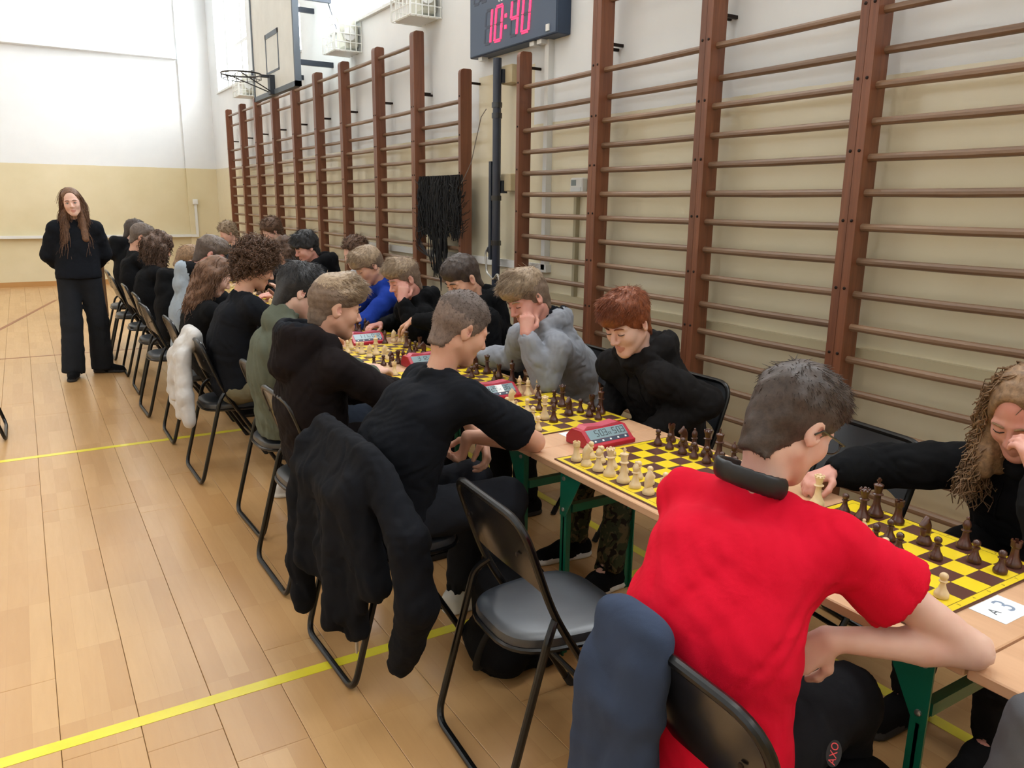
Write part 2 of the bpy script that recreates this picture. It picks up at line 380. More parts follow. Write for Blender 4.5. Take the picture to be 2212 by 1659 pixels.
rim = MB().tube([(-.375+.225*math.cos(a), .225*math.sin(a), 0) for a in [2*PI*k/32 for k in range(32)]], .009, 8, closed=True).build('rim', M['black_metal'], hoop)
m = MB()
for k in range(12):
    a = 2*PI*k/12; c, s = math.cos(a), math.sin(a); m.tube([(-.375+.225*c, .225*s, -.005), (-.375+.23*c, .23*s, -.05), (-.375+.2*c, .2*s, -.06)], .004, 5)
m.tube([(-.375+.2*math.cos(a), .2*math.sin(a), -.06) for a in [2*PI*k/24 for k in range(24)]], .004, 5, closed=True)
m.build('net_hooks', M['black_metal'], rim)
m = MB(); m.box((-.06, -.05, -.2), (0, .05, .015)); m.box((-.16, -.03, -.015), (-.05, .03, .012)); m.build('rim_bracket', M['dark_grey'], hoop)
for s in (-1, 1): MB().tube([(-.03, s*.03, -.18), (-.42, s*.2, -.012)], .007, 6).build('brace', M['black_metal'], hoop)
for y, z in ((-.05, .19), (-.05, .92), (1.15, .19), (.6, .92)):
    MB().box((.03, y-.02, z-.03), (.72, y+.02, z+.03)).build('support_arm', M['dark_grey'], hoop)
MB().box((.03, -.13, .14), (.07, -.02, .3)).build('clamp', M['dark_grey'], hoop)
MB().tube([(.70, .0, .92), (.71, -.5, .25)], .006, 5).build('stay_wire', M['dark_grey'], hoop)

# wire cages with a fan heater inside
M['wire'] = plain('white_wire', (232, 234, 230), .4)
M['heater'] = plain('heater_cream', (214, 214, 200), .45)
def wire_cage(x0, y0, y1, z0, z1, label):
    r = empty('wire_cage', (XW, y0, z0), label=label, cat='cage', group='wire cages on the white wall')
    dx, dy, dz = XW-x0, y1-y0, z1-z0; m = MB(); n = 5
    for k in range(n+1):
        f = k/n
        m.tube([(-dx, dy*f, 0), (-dx, dy*f, dz), (-.01, dy*f, dz)], .006, 5); m.tube([(-dx, dy*f, 0), (0, dy*f, 0)], .005, 5)
        m.tube([(-dx*f-.01, 0, 0), (-dx*f-.01, 0, dz)], .006, 5); m.tube([(-dx*f-.01, dy, 0), (-dx*f-.01, dy, dz)], .006, 5); m.tube([(-dx*f, 0, 0), (-dx*f, dy, 0)], .005, 5)
    for k in range(5):
        z = dz*k/4; m.tube([(0, 0, z), (-dx, 0, z), (-dx, dy, z), (0, dy, z)], .006, 5)
    m.build('wire_guard', M['wire'], r)
    b = MB().box((-dx*.55, dy*.12, dz*.12), (-.02, dy*.88, dz*.86), bev=.02).build('heater_body', M['heater'], r)
    MB().prism([(-dx*.85, dz*.95), (-dx*.15, dz*.95), (-dx*.35, dz*.25), (-dx*.6, dz*.25)], dy*.1, dy*.16, 'y').build('deflector', M['heater'], r)
    MB().lathe([(.001, -.02), (.05, -.018), (.07, 0), (.07, .03)], 14, M=Matrix.Translation((-dx*.45, dy*.09, dz*.5)) @ Matrix.Rotation(PI/2, 4, 'X')).build('fan_hub', M['conduit'], r)
    MB().box((-dx*.95, dy*.08, -.004), (-.02, dy*.92, .004)).build('base_plate', M['wire'], r)
wire_cage(3.153, 8.88, 9.275, 3.25, 3.60, 'white wire cage around a heater, right beside the basketball backboard')
wire_cage(3.16, 6.9, 7.32, 3.255, 3.61, 'white wire cage around a heater, cut by the top edge near the scoreboard')
wire_cage(3.2, 13.54, 13.96, 3.255, 3.6, 'white wire cage around a heater, partly hidden behind the backboard')

# scoreboard clock
sb = empty('scoreboard', (3.35, 5.51, 2.79), label='dark wall scoreboard showing the time 10:40 in red lights', cat='scoreboard')
M['score'] = plain('scoreboard_face', (72, 88, 112), .35); M['score_edge'] = plain('scoreboard_case', (38, 56, 80), .45)  # face colour lightened to include the reflection lying on it
MB().box((0, -.637, 0), (.12, .637, .95), bev=.006).build('housing', M['score_edge'], sb)
MB().box((-.003, -.625, .012), (.0, .625, .94)).build('face', M['score'], sb)
M['led_on'] = NT('led_red_lit').set(color=(.8, .02, .06, 1), em=(1, .03, .10, 1), ems=3.2).m
M['led_off'] = plain('led_unlit', (70, 80, 98), .6)
SEG = {'a': ((0, 1), (1, 1)), 'b': ((1, 1), (1, .5)), 'c': ((1, .5), (1, 0)), 'd': ((0, 0), (1, 0)), 'e': ((0, .5), (0, 0)), 'f': ((0, 1), (0, .5)), 'g': ((0, .5), (1, .5))}
DIG = {'0': 'abcdef', '1': 'bc', '2': 'abged', '3': 'abgcd', '4': 'fgbc', '5': 'afgcd', '6': 'afgedc', '7': 'abc', '8': 'abcdefg', '9': 'abcdfg'}
def led_digit(ch, yl, z0, w_, h, name, lit=True):
    on, off = MB(), MB()
    for sname, (p, q) in SEG.items():
        lit_s = lit and sname in DIG[ch]
        mm = on if lit_s else off
        n = 12 if abs(p[1]-q[1]) > .1 else 7
        px, pz, qx, qz = p[0]*w_, p[1]*h, q[0]*w_, q[1]*h
        L = math.hypot(qx-px, qz-pz); nx, nz = -(qz-pz)/L, (qx-px)/L
        if lit_s:
            for k in range(n):
                for s in (-.007, .007):
                    f = (k+.5)/n*.94+.03; x = px+(qx-px)*f+nx*s; z = pz+(qz-pz)*f+nz*s; y = yl-x-.12*z
                    mm.box((-.008, y-.0042, z0+z-.0042), (-.003, y+.0042, z0+z+.0042))
        else:
            for s0, s1 in ((0, 1),):
                x0, z0_, x1, z1_ = px+(qx-px)*.08, pz+(qz-pz)*.08, px+(qx-px)*.92, pz+(qz-pz)*.92; t_ = .011
                pts = [(x0+nx*t_, z0_+nz*t_), (x0-nx*t_, z0_-nz*t_), (x1-nx*t_, z1_-nz*t_), (x1+nx*t_, z1_+nz*t_)]
                mm.prism([(yl-x-.12*z, z0+z) for x, z in pts], -.005, -.003, 'x')
    if on.v: on.build(name, M['led_on'], sb)
    if off.v: off.build('unlit_segments', M['led_off'], sb)
for ch, yl in (('1', .385), ('0', .225), ('4', -.01), ('0', -.175)): led_digit(ch, yl, .075, .095, .245, 'lit_digit')
m = MB()
for z in (.155, .235):
    for a in (-1, 0, 1):
        for b in (-1, 0, 1): m.box((-.008, .062+a*.009-.12*z*.3-.004, z+b*.009-.004), (-.003, .062+a*.009-.12*z*.3+.004, z+b*.009+.004))
m.build('colon', M['led_on'], sb)
led_digit('8', .56, .40, .09, .2, 'x', False); led_digit('8', .44, .40, .09, .2, 'x', False); led_digit('8', -.3, .40, .09, .2, 'x', False)
text_mesh('printed_text', '02.', .075, M['conduit'], sb, Matrix.Translation((-.004, .13, .375)) @ Matrix.Rotation(-PI/2, 4, 'Z') @ Matrix.Rotation(PI/2, 4, 'X'))
for y in (-.53, ): MB().box((-.012, y-.02, .03), (-.003, y+.02, .075)).build('latch', M['conduit'], sb)
for y in (-.38, -.28, .5): MB().box((.02, y-.03, -.03), (.08, y+.03, 0)).build('mount_tab', M['conduit'], sb)

# sports post against the wall
po = empty('volleyball_post', (3.33, 5.66, 0), label='slim dark steel net post with crank handle, clamped to the cream wall', cat='post')
MB().tube([(0, 0, 0), (0, 0, 2.73)], .034, 12).build('pole', plain('post_navy', (24, 34, 54), .4, coat=.3), po)
MB().box((-.03, .04, 1.16), (.0, .075, 1.95)).build('slide_rail', M['dark_grey'], po)
for z in (2.38, 2.3, 1.66, 1.3): MB().lathe([(.042, -.02), (.042, .02)], 12, M=Matrix.Translation((0, 0, z))).build('collar', M['black_metal'], po)
MB().tube(fillet([(0, .08, 1.3), (-.02, .14, 1.22), (-.02, .12, 1.05), (-.03, -.02, 1.0), (-.03, -.08, 1.06), (-.03, -.16, .92)], .03), .009, 7).build('crank_handle', M['pale_metal'], po)
MB().lathe([(.02, 0), (.032, .01), (.032, .05), (.02, .06)], 12, M=Matrix.Translation((-.02, .1, 1.24)) @ Matrix.Rotation(PI/2, 4, 'Y')).build('knob', M['black_metal'], po)
for z in (2.6, 1.75):
    MB().box((.03, -.03, z-.05), (.085, .03, z+.05)).build('clamp', M['dark_grey'], po)
    MB().tube([(.03, 0, z+.03), (.075, 0, z+.03)], .012, 8).build('clamp_bolt', M['pale_metal'], po)
for k, z in enumerate((2.54, 1.715)):
    o = MB().box((3.385, 5.535, z), (3.47, 5.69, z+.14), bev=.006).build('mounting_block', M['cream_wood']); tag(o, ['upper', 'lower'][k]+' cream wooden block fixing the dark net post to the wall', 'block')
o = MB().tube([V((3.30, 5.78, 2.36)), V((3.28, 5.83, 2.3)), V((3.26, 5.88, 2.12)), V((3.25, 5.94, 1.95)), V((3.24, 6.03, 1.84)), V((3.24, 6.1, 1.78))], .004, 5).build('net_cord', plain('grey_cord', (120, 112, 104), .8)); tag(o, 'thin grey cord sagging from the net post to the wall bars', 'cord')
# thermostat
th = empty('thermostat', (XW, 4.69, 1.75), label='small white wall thermostat with grey display between the wall bars', cat='thermostat')
MB().box((-.05, -.075, -.055), (0, .075, .055), bev=.008).build('case', M['conduit'], th)
MB().box((-.053, 0, .0), (-.05, .055, .04)).build('display', plain('lcd_grey', (132, 146, 150), .3), th)
MB().box((-.054, -.06, -.05), (-.049, .06, -.012)).build('flap', plain('white_flap', (214, 218, 218), .4), th)
# black net hung over the bars
nr = random.Random(5); m = MB()
for k in range(330):
    y = 6.14+nr.random()*.84; L = .42+nr.random()*.16+(.35 if y > 6.4 and y < 6.75 and nr.random() < .35 else 0); x = XF+.03-nr.random()*.05; pts = []
    for j in range(9):
        f = j/8; pts.append((x-.02*math.sin(f*3)+nr.uniform(-.012, .012), y+nr.uniform(-.02, .02)+(6.6-y)*.25*max(0, f-.6)*(L > .55), 1.855-L*f))
    m.tube(pts, .0042, 4)
for k in range(120):
    y = 6.14+nr.random()*.8; z = 1.84-nr.random()*.45; pts = []
    x = XF+.02-nr.random()*.05
    for j in range(7): pts.append((x+nr.uniform(-.01, .01), y+.06*(j-3)*nr.uniform(.5, 1), z-.05*math.sin(j/6*PI)+nr.uniform(-.01, .01)))
    m.tube(pts, .003, 4)
for k in range(14):
    y = 6.9+nr.random()*.12; pts = [(XF-.01, 6.9, 1.6-.02*k), (XF-.03, y+.06, 1.45-.02*k), (XF-.02, y+.05, 1.3-.01*k), (XF-.01, 6.8, 1.12)]
    m.tube(fillet(pts, .06, 3), .003, 4)
for k in range(12):
    y = 6.5+nr.random()*.12; m.tube([(XF-.01, y, 1.45), (XF-.02, y-.02+nr.uniform(-.02, .02), 1.2), (XF-.02, 6.52+nr.uniform(-.02, .02), .95), (XF-.015, 6.53, .82)], .0035, 4)
o = m.build('sports_net', plain('black_net_cord', (16, 17, 20), .75)); tag(o, 'tangled black sports net hung over the wall bars beside the post', 'net', kind='stuff')

# ================================================================ TABLES
M['beech'] = None
t = NT('beech_laminate'); v = t.coord('Object', (1, .12, 1)); f = t.noise(v, 16, 4, .6, .3)
t.set(color=t.ramp(f, [(.3, lin((206, 160, 122))), (.7, lin((226, 182, 144)))]), rough=.38, coat=.2, coatr=.3); M['beech'] = t.m
M['green'] = mottled('green_enamel', (14, 96, 74), (22, 112, 86), 4, .38, coat=.3)
TZ, TX0, TX1 = .735, 1.505, 2.108
def table(y0, y1, label, dx=0):
    r = empty('folding_table', (TX0+dx, y0, 0), label=label, cat='table', group='green-legged tables in one long row')
    L = y1-y0-.004; W = TX1-TX0
    MB().box((0, 0, TZ-.026), (W, L, TZ), bev=.003).build('tabletop', M['beech'], r)
    for iy, y in enumerate((.085, L-.19)):
        s = 1 if iy == 0 else -1
        for ix, x in enumerate((.02, W-.05)):
            x1 = x+.03
            lg = MB(); lg.box((x, y-.004, 0), (x1, y+.004, TZ-.027)); lg.box((x if ix == 0 else x1-.006, y-.018, 0), (x+.006 if ix == 0 else x1, y+.018, TZ-.027)); 
            lo = lg.build('leg', M['green'], r)
            xx = x-.003 if ix == 0 else x1
            poly = [(y-.02*s, TZ-.027), (y+.10*s, TZ-.027), (y+.012*s, TZ-.19), (y-.02*s, TZ-.19)]
            MB().prism(poly, xx, xx+.003, 'x').build('gusset', M['green'], lo)
            for z in (TZ-.05, TZ-.165): MB().lathe([(.008, 0), (.007, .004), (.002, .006)], 10, M=Matrix.Translation((xx if ix == 0 else xx+.003, y, z)) @ Matrix.Rotation(-PI/2 if ix == 0 else PI/2, 4, 'Y')).build('bolt', M['pale_metal'], lo)
        MB().box((.05, y-.012, .555), (W-.05, y+.012, .585)).build('cross_rail', M['green'], r)
    for x in (.06, W-.085): MB().box((x, .2, TZ-.05), (x+.025, L-.2, TZ-.027)).build('side_rail', M['green'], r)
    return r
tabs = [(-.89, .705, 'nearest beech table, cut off by the lower right corner'), (.707, 2.30, 'beech table with green legs under the two nearest chessboards'), (2.302, 3.90, 'beech table with green legs beside the grey-hoodie boy'), (3.905, 5.50, 'beech table with green legs in front of the blue-hoodie boy'), (5.51, 7.10, 'beech table far along the row, hidden behind the curly-haired boy'), (7.11, 8.70, 'beech table far along the row before the long-haired players'), (8.71, 10.5, 'beech table at the far end of the row')]
for k, (a, b, l) in enumerate(tabs): table(a, b, l, (.0, 0, 0, .015, .01, 0, 0)[k])

# ================================================================ FOLDING CHAIRS
M['lacquer'] = plain('black_lacquered_tube', (9, 10, 12), .28, ior=1.45)
M['vinyl'] = mottled('black_vinyl', (30, 34, 40), (40, 45, 52), 12, .36, ior=1.7)
M['backpanel'] = plain('black_gloss_panel', (18, 18, 20), .2, ior=2.1)
M['rubber'] = plain('rubber', (28, 27, 26), .8)
def make_chair():
    r = empty('folding_chair')
    R = .0115
    MB().tube(fillet([(.48, .2, .012), (.155, .208, .55), (.055, .208, .83), (.055, -.208, .83), (.155, -.208, .55), (.48, -.2, .012)], .085, 6), R, 10).build('main_frame', M['lacquer'], r)
    MB().tube(fillet([(.17, .2, .54), (.13, .228, .50), (0, .228, .0125), (0, -.228, .0125), (.13, -.228, .5), (.17, -.2, .54)], .06, 6), R, 10).build('rear_frame', M['lacquer'], r)
    MB().tube([(.36, .19, .2), (.36, -.19, .2)], .009, 8).build('crossbar', M['lacquer'], r)
    # seat cushion
    out = []
    for k in range(32):
        a = 2*PI*k/32; c, s = math.cos(a), math.sin(a); e = 3.4
        x = math.copysign(abs(c)**(2/e), c)*.2; y = math.copysign(abs(s)**(2/e), s)*(.185+.02*x/.2); out.append((x, y))
    rows = []
    for sc, z in ((.96, .428), (1.0, .432), (1.0, .445), (.985, .455), (.93, .4625), (.8, .4655), (.5, .467), (.02, .4675)): rows.append([V((.262+x*sc, y*sc, z)) for x, y in out])
    mm = MB(); mm.grid(rows, wrap=True); mm.add(rows[0], [tuple(range(31, -1, -1))]); mm.build('seat', M['vinyl'], r)
    fr = MB().tube([(.262+x*1.01, y*1.01, .424) for x, y in out], .008, 6, closed=True).build('seat_rim', M['lacquer'], r)
    # backrest panel, bowed backwards
    P, Q = [], []
    for i in range(7):
        f = i/6
        rp, rq = [], []
        for j in range(13):
            u = (j-6)/6; zt = .83-.03*max(0, abs(u)-.75)**1.5*8; zb = .615+.04*(1-u*u)**.8; z = zb+(zt-zb)*f; x = .055+(.83-z)*.36-.03*(1-u*u)*(1-f**1.5)-.002; y = u*.2
            rp.append(V((x-.004, y, z))); rq.append(V((x+.006, y, z)))
        P.append(rp); Q.append(rq)
    mm = MB(); mm.grid([row[::-1] for row in P], 0); mm.grid(Q, 1)
    for A_, B_ in ((P[0], Q[0]), (Q[-1], P[-1])): mm.grid([A_, B_], 0)
    mm.build('backrest', [M['backpanel'], M['vinyl']], r)
    for s in (-1, 1): MB().lathe([(.007, 0), (.006, .003), (.002, .004)], 8, M=Matrix.Translation((.074, s*.15, .72)) @ Matrix.Rotation(-PI/2, 4, 'Y')).build('rivet', M['bolt'], r)
    for s in (-1, 1): MB().tube([(.49, s*.2, 0), (.465, s*.2, .04)], .0145, 8).build('foot_cap', M['rubber'], r)
    return r
def P3(x, y, z): return V((x, y, z))
chairs = [  # x of rear bar, y centre, turn, facing (0 = towards the wall, PI = away from it), label
 (.955, 1.765, -.06, 0, 'empty black folding chair with shiny seat, between the red and the black T-shirt boys'),
 (.85, .90, -.05, 0, 'black folding chair of the red T-shirt boy, blue sweatshirt over its back'),
 (.78, 2.485, .03, 0, 'black folding chair with the black zip hoodie hung over its back'),
 (.775, 3.24, .02, 0, 'black folding chair under the boy in the dark hooded sweatshirt'),
 (.83, 3.87, .04, 0, 'black folding chair behind the boy in the green shirt'),
 (.73, 4.80, .02, 0, 'black folding chair with the pale grey sweatshirt hung over it'),
 (.72, 5.70, .0, 0, 'black folding chair of the long-haired player behind the curly-haired boy'),
 (.665, 6.5, .03, 0, 'black folding chair under the player in the grey and black hoodie'),
 (.70, 7.3, 0, 0, 'black folding chair far down the near row, fourth from its far end'),
 (.70, 8.12, 0, 0, 'black folding chair under the player with long curly hair'),
 (.675, 8.98, 0, 0, 'black folding chair under the T-shirt boy by the standing girl'),
 (.70, 9.8, 0, 0, 'black folding chair at the far end of the near row'),
 (2.64, 1.63, -.12, PI, 'empty black folding chair by the wall bars, back facing the wall'),
 (2.83, 1.06, 0, PI, 'black folding chair under the curly-haired girl at the right edge'),
 (2.73, 2.63, 0, PI, 'black folding chair under the red-haired boy'),
 (2.75, 3.42, 0, PI, 'black folding chair under the boy in the grey hoodie'),
 (2.75, 4.2, 0, PI, 'black folding chair under the dark-haired boy in black before the net post'),
 (2.75, 5.05, 0, PI, 'black folding chair under the boy propping his cheek on a fist'),
 (2.75, 5.8, 0, PI, 'black folding chair under the boy in the blue hoodie'),
 (2.9, 6.6, 0, PI, 'black folding chair just behind the blue-hoodie boy'),
 (2.75, 7.4, 0, PI, 'black folding chair under the dark wavy-haired boy on the wall side'),
 (2.77, 8.15, 0, PI, 'black folding chair of the wall-side player with long dark hair'),
 (2.85, 8.95, 0, PI, 'black folding chair far along the wall side, second from the end'),
 (2.7, 10.3, 0, PI, 'black folding chair at the far end of the wall side'),
 (-.245, 6.35, .0, PI, 'black folding chair cut off by the left edge of the picture'),
]
ch0 = make_chair()
for i, (x, y, tw, fc, lb) in enumerate(chairs):
    o = ch0 if i == 0 else copy_tree(ch0); o.location = (x, y, 0); o.rotation_euler = (0, 0, fc+tw); tag(o, lb, 'chair', 'folding chairs')

# small table far away behind the standing girl
ft = empty('side_table', (.33, 12.35, 0), label='small beige table on thin legs behind the standing girl', cat='table')
MB().box((0, -.05, .73), (.66, .4, .755)).build('tabletop', M['cream_wood'], ft)
for x in (.04, .58):
    for y in (-.02, .36): MB().tube([(x, y, 0), (x, y, .73)], .014, 6).build('leg', plain('brown_leg', (84, 58, 34), .5), ft)

# ================================================================ CHESS
M['dark_piece'] = mottled('dark_stained_boxwood', (58, 29, 20), (92, 50, 35), 30, .3, coat=.4, coatr=.15)
M['light_piece'] = mottled('pale_boxwood', (224, 196, 150), (238, 214, 172), 30, .4, coat=.2)
M['felt'] = plain('green_felt', (30, 32, 26), .9)
PROF = {
 'pawn': [(.0150, 0), (.0155, .003), (.0155, .008), (.0138, .011), (.0125, .0135), (.009, .019), (.0062, .028), (.0058, .0335), (.0092, .0355), (.0095, .037), (.006, .0385), (.0062, .040), (.0088, .0435), (.0094, .0475), (.0082, .052), (.0045, .055), (.0005, .056)],
 'rook': [(.0175, 0), (.018, .003), (.018, .009), (.0155, .0125), (.014, .016), (.0105, .023), (.0088, .036), (.0088, .045), (.0115, .048), (.0118, .051), (.0118, .060)],
 'bishop': [(.0175, 0), (.018, .003), (.018, .009), (.0155, .0125), (.013, .017), (.0085, .028), (.007, .042), (.0115, .0445), (.0118, .046), (.0075, .048), (.0075, .0505), (.0098, .056), (.0098, .061), (.0075, .068), (.0035, .073), (.0032, .0745), (.0042, .077), (.0028, .080), (.0005, .081)],
 'queen': [(.0195, 0), (.0202, .003), (.0202, .010), (.0175, .014), (.0145, .019), (.009, .033), (.0078, .055), (.0135, .0575), (.0138, .0595), (.0088, .062), (.0088, .065), (.0105, .074), (.0138, .083), (.0128, .0845), (.008, .086), (.0045, .0885), (.0045, .091), (.0005, .0945)],
 'king': [(.020, 0), (.0208, .003), (.0208, .010), (.018, .014), (.015, .019), (.0095, .034), (.0085, .058), (.0142, .0605), (.0145, .0625), (.0095, .065), (.0095, .068), (.011, .078), (.0135, .088), (.0125, .0895), (.006, .092), (.003, .0935)],
}
def piece_meshes(mt):
    D = {}
    for k, p in PROF.items():
        m = MB(); m.lathe([(r, z+.001) for r, z in p], 16)
        if k == 'rook':
            m = MB(); m.lathe([(r, z+.001) for r, z in p]+[(.0085, .061), (.0085, .054), (.0005, .054)], 16)
            for j in range(5):
                a = 2*PI*j/5; m.box((.0082, -.0038, .060), (.0119, .0038, .0655), M=Matrix.Rotation(a, 4, 'Z'))
        if k == 'queen':
            for j in range(8):
                a = 2*PI*j/8; m.lathe([(.0005, -.003), (.0028, -.001), (.0028, .002), (.0005, .0035)], 6, M=Matrix.Translation((.0122*math.cos(a), .0122*math.sin(a), .087)))
        if k == 'king':
            m.box((-.0028, -.0022, .094), (.0028, .0022, .1085)); m.box((-.0062, -.0022, .099), (.0062, .0022, .104))
        D[k] = m.mesh(k, mt)
    m = MB(); m.lathe([(r, z+.001) for r, z in [(.0175, 0), (.018, .003), (.018, .009), (.0155, .0125), (.0135, .017), (.0115, .021)]], 16)
    side = [(-.0125, .019), (.0095, .019), (.0115, .030), (.008, .040), (.0135, .0445), (.0185, .0475), (.020, .0525), (.0165, .0575), (.010, .0635), (.005, .070), (.001, .0735), (-.001, .067), (-.0075, .062), (-.0125, .050), (-.0138, .034)]
    cx = sum(a for a, b in side)/len(side); cz = sum(b for a, b in side)/len(side)
    rows = []
    for sc, y in ((.55, -.0085), (.86, -.007), (1, -.004), (1, .004), (.86, .007), (.55, .0085)): rows.append([V((cx+(a-cx)*sc, y, cz+(b-cz)*sc)) for a, b in side])
    n = len(side); m.grid(rows, wrap=True); m.add(rows[0], [tuple(range(n-1, -1, -1))]); m.add(rows[-1], [tuple(range(n))])
    D['knight'] = m.mesh('knight', mt)
    for me in D.values():
        try: me.set_sharp_from_angle(angle=math.radians(40))
        except Exception: pass
    return D
PM = {'d': piece_meshes(M['dark_piece']), 'l': piece_meshes(M['light_piece'])}
NM = {'p': 'pawn', 'r': 'rook', 'n': 'knight', 'b': 'bishop', 'q': 'queen', 'k': 'king'}
def piece(col, k, x, y, label, rz=None, z=None, group=None):
    o = bpy.data.objects.new('chess_'+NM[k], PM[col][NM[k]]); COL.objects.link(o)
    o.location = (x, y, (TZ+.0045) if z is None else z); o.rotation_euler = (0, 0, (0 if col == 'l' else PI)+random.uniform(-.4, .4) if rz is None else rz)
    o.scale = (1.08, 1.08, 1.08)
    return tag(o, label, 'chess piece', group or 'chess pieces')
# board: printed squares
SQ = .0634
t = NT('printed_chessboard'); tc = t.n('ShaderNodeTexCoord'); sp = t.n('ShaderNodeSeparateXYZ'); t.l(tc.outputs['Object'], sp.inputs[0])
mp = t.n('ShaderNodeVectorMath'); mp.operation = 'MULTIPLY'; t.l(tc.outputs['Object'], mp.inputs[0]); mp.inputs[1].default_value = (1/SQ, 1/SQ, 0)
ad = t.n('ShaderNodeVectorMath'); ad.operation = 'ADD'; t.l(mp.outputs[0], ad.inputs[0]); ad.inputs[1].default_value = (100, 100, .5)
ck = t.n('ShaderNodeTexChecker'); ck.inputs['Scale'].default_value = 1; t.l(ad.outputs[0], ck.inputs['Vector'])
ck.inputs['Color1'].default_value = lin((92, 56, 48)); ck.inputs['Color2'].default_value = lin((244, 214, 38))
mx = t.math('MAXIMUM', t.math('ABSOLUTE', sp.outputs[0]), t.math('ABSOLUTE', sp.outputs[1]))
c1 = t.mix(ck.outputs[0], lin((120, 96, 30)), t.math('GREATER_THAN', mx, 4*SQ-.0002)); c2 = t.mix(c1, lin((240, 212, 44)), t.math('GREATER_THAN', mx, 4*SQ+.0018)); c3 = t.mix(c2, lin((88, 52, 40)), t.math('GREATER_THAN', mx, 4*SQ+.019))
t.set(color=c3, rough=.33, coat=.25, coatr=.2); M['chess'] = t.m
BS = 4*SQ+.024
M['print'] = plain('board_print', (110, 88, 30), .5)
def chessboard(cx, cy, rz, label, letters=False):
    r = empty('chessboard', (cx, cy, TZ+.0002), rz, label, 'chessboard', 'yellow and brown chessboards')
    MB().box((-BS, -BS, 0), (BS, BS, .004)).build('board', M['chess'], r)
    if letters:
        for k in range(8):
            p = (k-3.5)*SQ
            text_mesh('coordinate', '12345678'[k], .012, M['print'], r, Matrix.Translation((p, -4*SQ-.0105, .0042)), .0001)
            text_mesh('coordinate', 'abcdefgh'[k], .012, M['print'], r, Matrix.Translation((4*SQ+.0105, p, .0042)) @ Matrix.Rotation(PI/2, 4, 'Z'), .0001)
    return r
def sq(b, i, j):
    cx, cy, rz = b; dx, dy = (i-3.5)*SQ, (j-3.5)*SQ
    return cx+dx*math.cos(rz)-dy*math.sin(rz), cy+dx*math.sin(rz)+dy*math.cos(rz)
B1, B2, B3, B4, B5, B6 = (1.827, 1.110, 0), (1.803, 1.895, 0), (1.816, 2.722, .035), (1.80, 3.495, 0), (1.80, 4.32, 0), (1.82, 5.12, 0)
chessboard(*B1, 'nearest yellow and brown chessboard, before the curly-haired girl', True); chessboard(*B2, 'chessboard with all pieces set up, before the empty wall-side chair', True)
chessboard(*B3, 'chessboard in front of the red-haired boy'); chessboard(*B4, 'chessboard in front of the grey-hoodie boy'); chessboard(*B5, 'chessboard before the dark-haired boy in black hoodie'); chessboard(*B6, 'chessboard before the cheek-propping boy')
for k, y in enumerate((5.92, 6.72, 7.52, 8.32, 9.15)): chessboard(1.82, y, 0, 'chessboard far along the table row, %s beyond the cheek-propping boy' % ordn[k])
R8 = ['nearest', 'second', 'third', 'fourth', 'fifth', 'sixth', 'seventh', 'eighth']
def onboard(b, bname, lst):
    for col, k, i, j in lst:
        x, y = sq(b, i, j); x += random.uniform(-.004, .004); y += random.uniform(-.004, .004)
        piece(col, k, x, y, '%s %s on the %s, file %s from viewer, row %s from wall' % ('dark' if col == 'd' else 'pale', NM[k], bname, R8[j].replace('nearest', 'first'), R8[7-i].replace('nearest', 'first')))
onboard(B1, 'nearest board', [('d', 'p', 6, 7), ('d', 'q', 6, 6), ('d', 'k', 7, 6), ('d', 'r', 7, 5), ('d', 'p', 4, 4), ('d', 'p', 5, 4), ('d', 'p', 4, 3), ('d', 'n', 6, 3), ('d', 'p', 5, 2), ('d', 'b', 7, 2), ('d', 'p', 6, 1), ('d', 'p', 6, 0), ('d', 'r', 7, 0), ('l', 'p', 3, 3), ('l', 'b', 3, 4), ('l', 'p', 2, 0), ('l', 'k', 0, 1), ('l', 'r', 0, 2), ('l', 'p', 1, 2), ('l', 'n', 2, 5)])
back = 'rnbkqbnr'
onboard(B2, 'unplayed board', [('l', back[j], 0, j) for j in range(8)]+[('l', 'p', 1, j) for j in range(8)]+[('d', 'p', 6, j) for j in range(8)]+[('d', back[j], 7, j) for j in range(8)])
onboard(B3, "red-haired boy's board", [('d', 'p', 6, 7), ('d', 'p', 6, 5), ('d', 'q', 6, 4), ('d', 'n', 5, 2), ('d', 'p', 4, 4), ('d', 'p', 6, 2), ('d', 'r', 7, 2), ('d', 'p', 6, 1), ('d', 'p', 6, 0), ('d', 'k', 7, 1), ('d', 'b', 3, 1), ('l', 'q', 3, 2), ('l', 'p', 3, 4), ('l', 'n', 3, 6), ('l', 'p', 2, 5), ('l', 'p', 1, 1), ('l', 'k', 0, 1), ('l', 'p', 1, 0), ('l', 'p', 2, 2)])
onboard(B4, "grey-hoodie boy's board", [('d', 'n', 7, 6), ('d', 'b', 6, 5), ('d', 'q', 7, 4), ('d', 'p', 5, 3), ('d', 'p', 6, 1), ('d', 'r', 7, 2), ('d', 'k', 7, 0), ('d', 'p', 6, 4), ('l', 'r', 0, 7), ('l', 'p', 1, 4), ('l', 'p', 1, 5), ('l', 'n', 2, 3), ('l', 'k', 0, 2)])
onboard(B5, "dark-haired boy's board", [('l', 'q', 1, 7), ('l', 'b', 0, 5), ('l', 'p', 1, 5), ('l', 'r', 1, 4), ('l', 'n', 1, 2), ('l', 'k', 2, 3), ('l', 'n', 2, 1), ('l', 'p', 2, 0), ('d', 'b', 5, 2), ('d', 'p', 6, 3), ('d', 'r', 7, 4), ('d', 'k', 6, 5), ('d', 'p', 5, 1), ('d', 'q', 7, 1), ('d', 'n', 6, 1)])
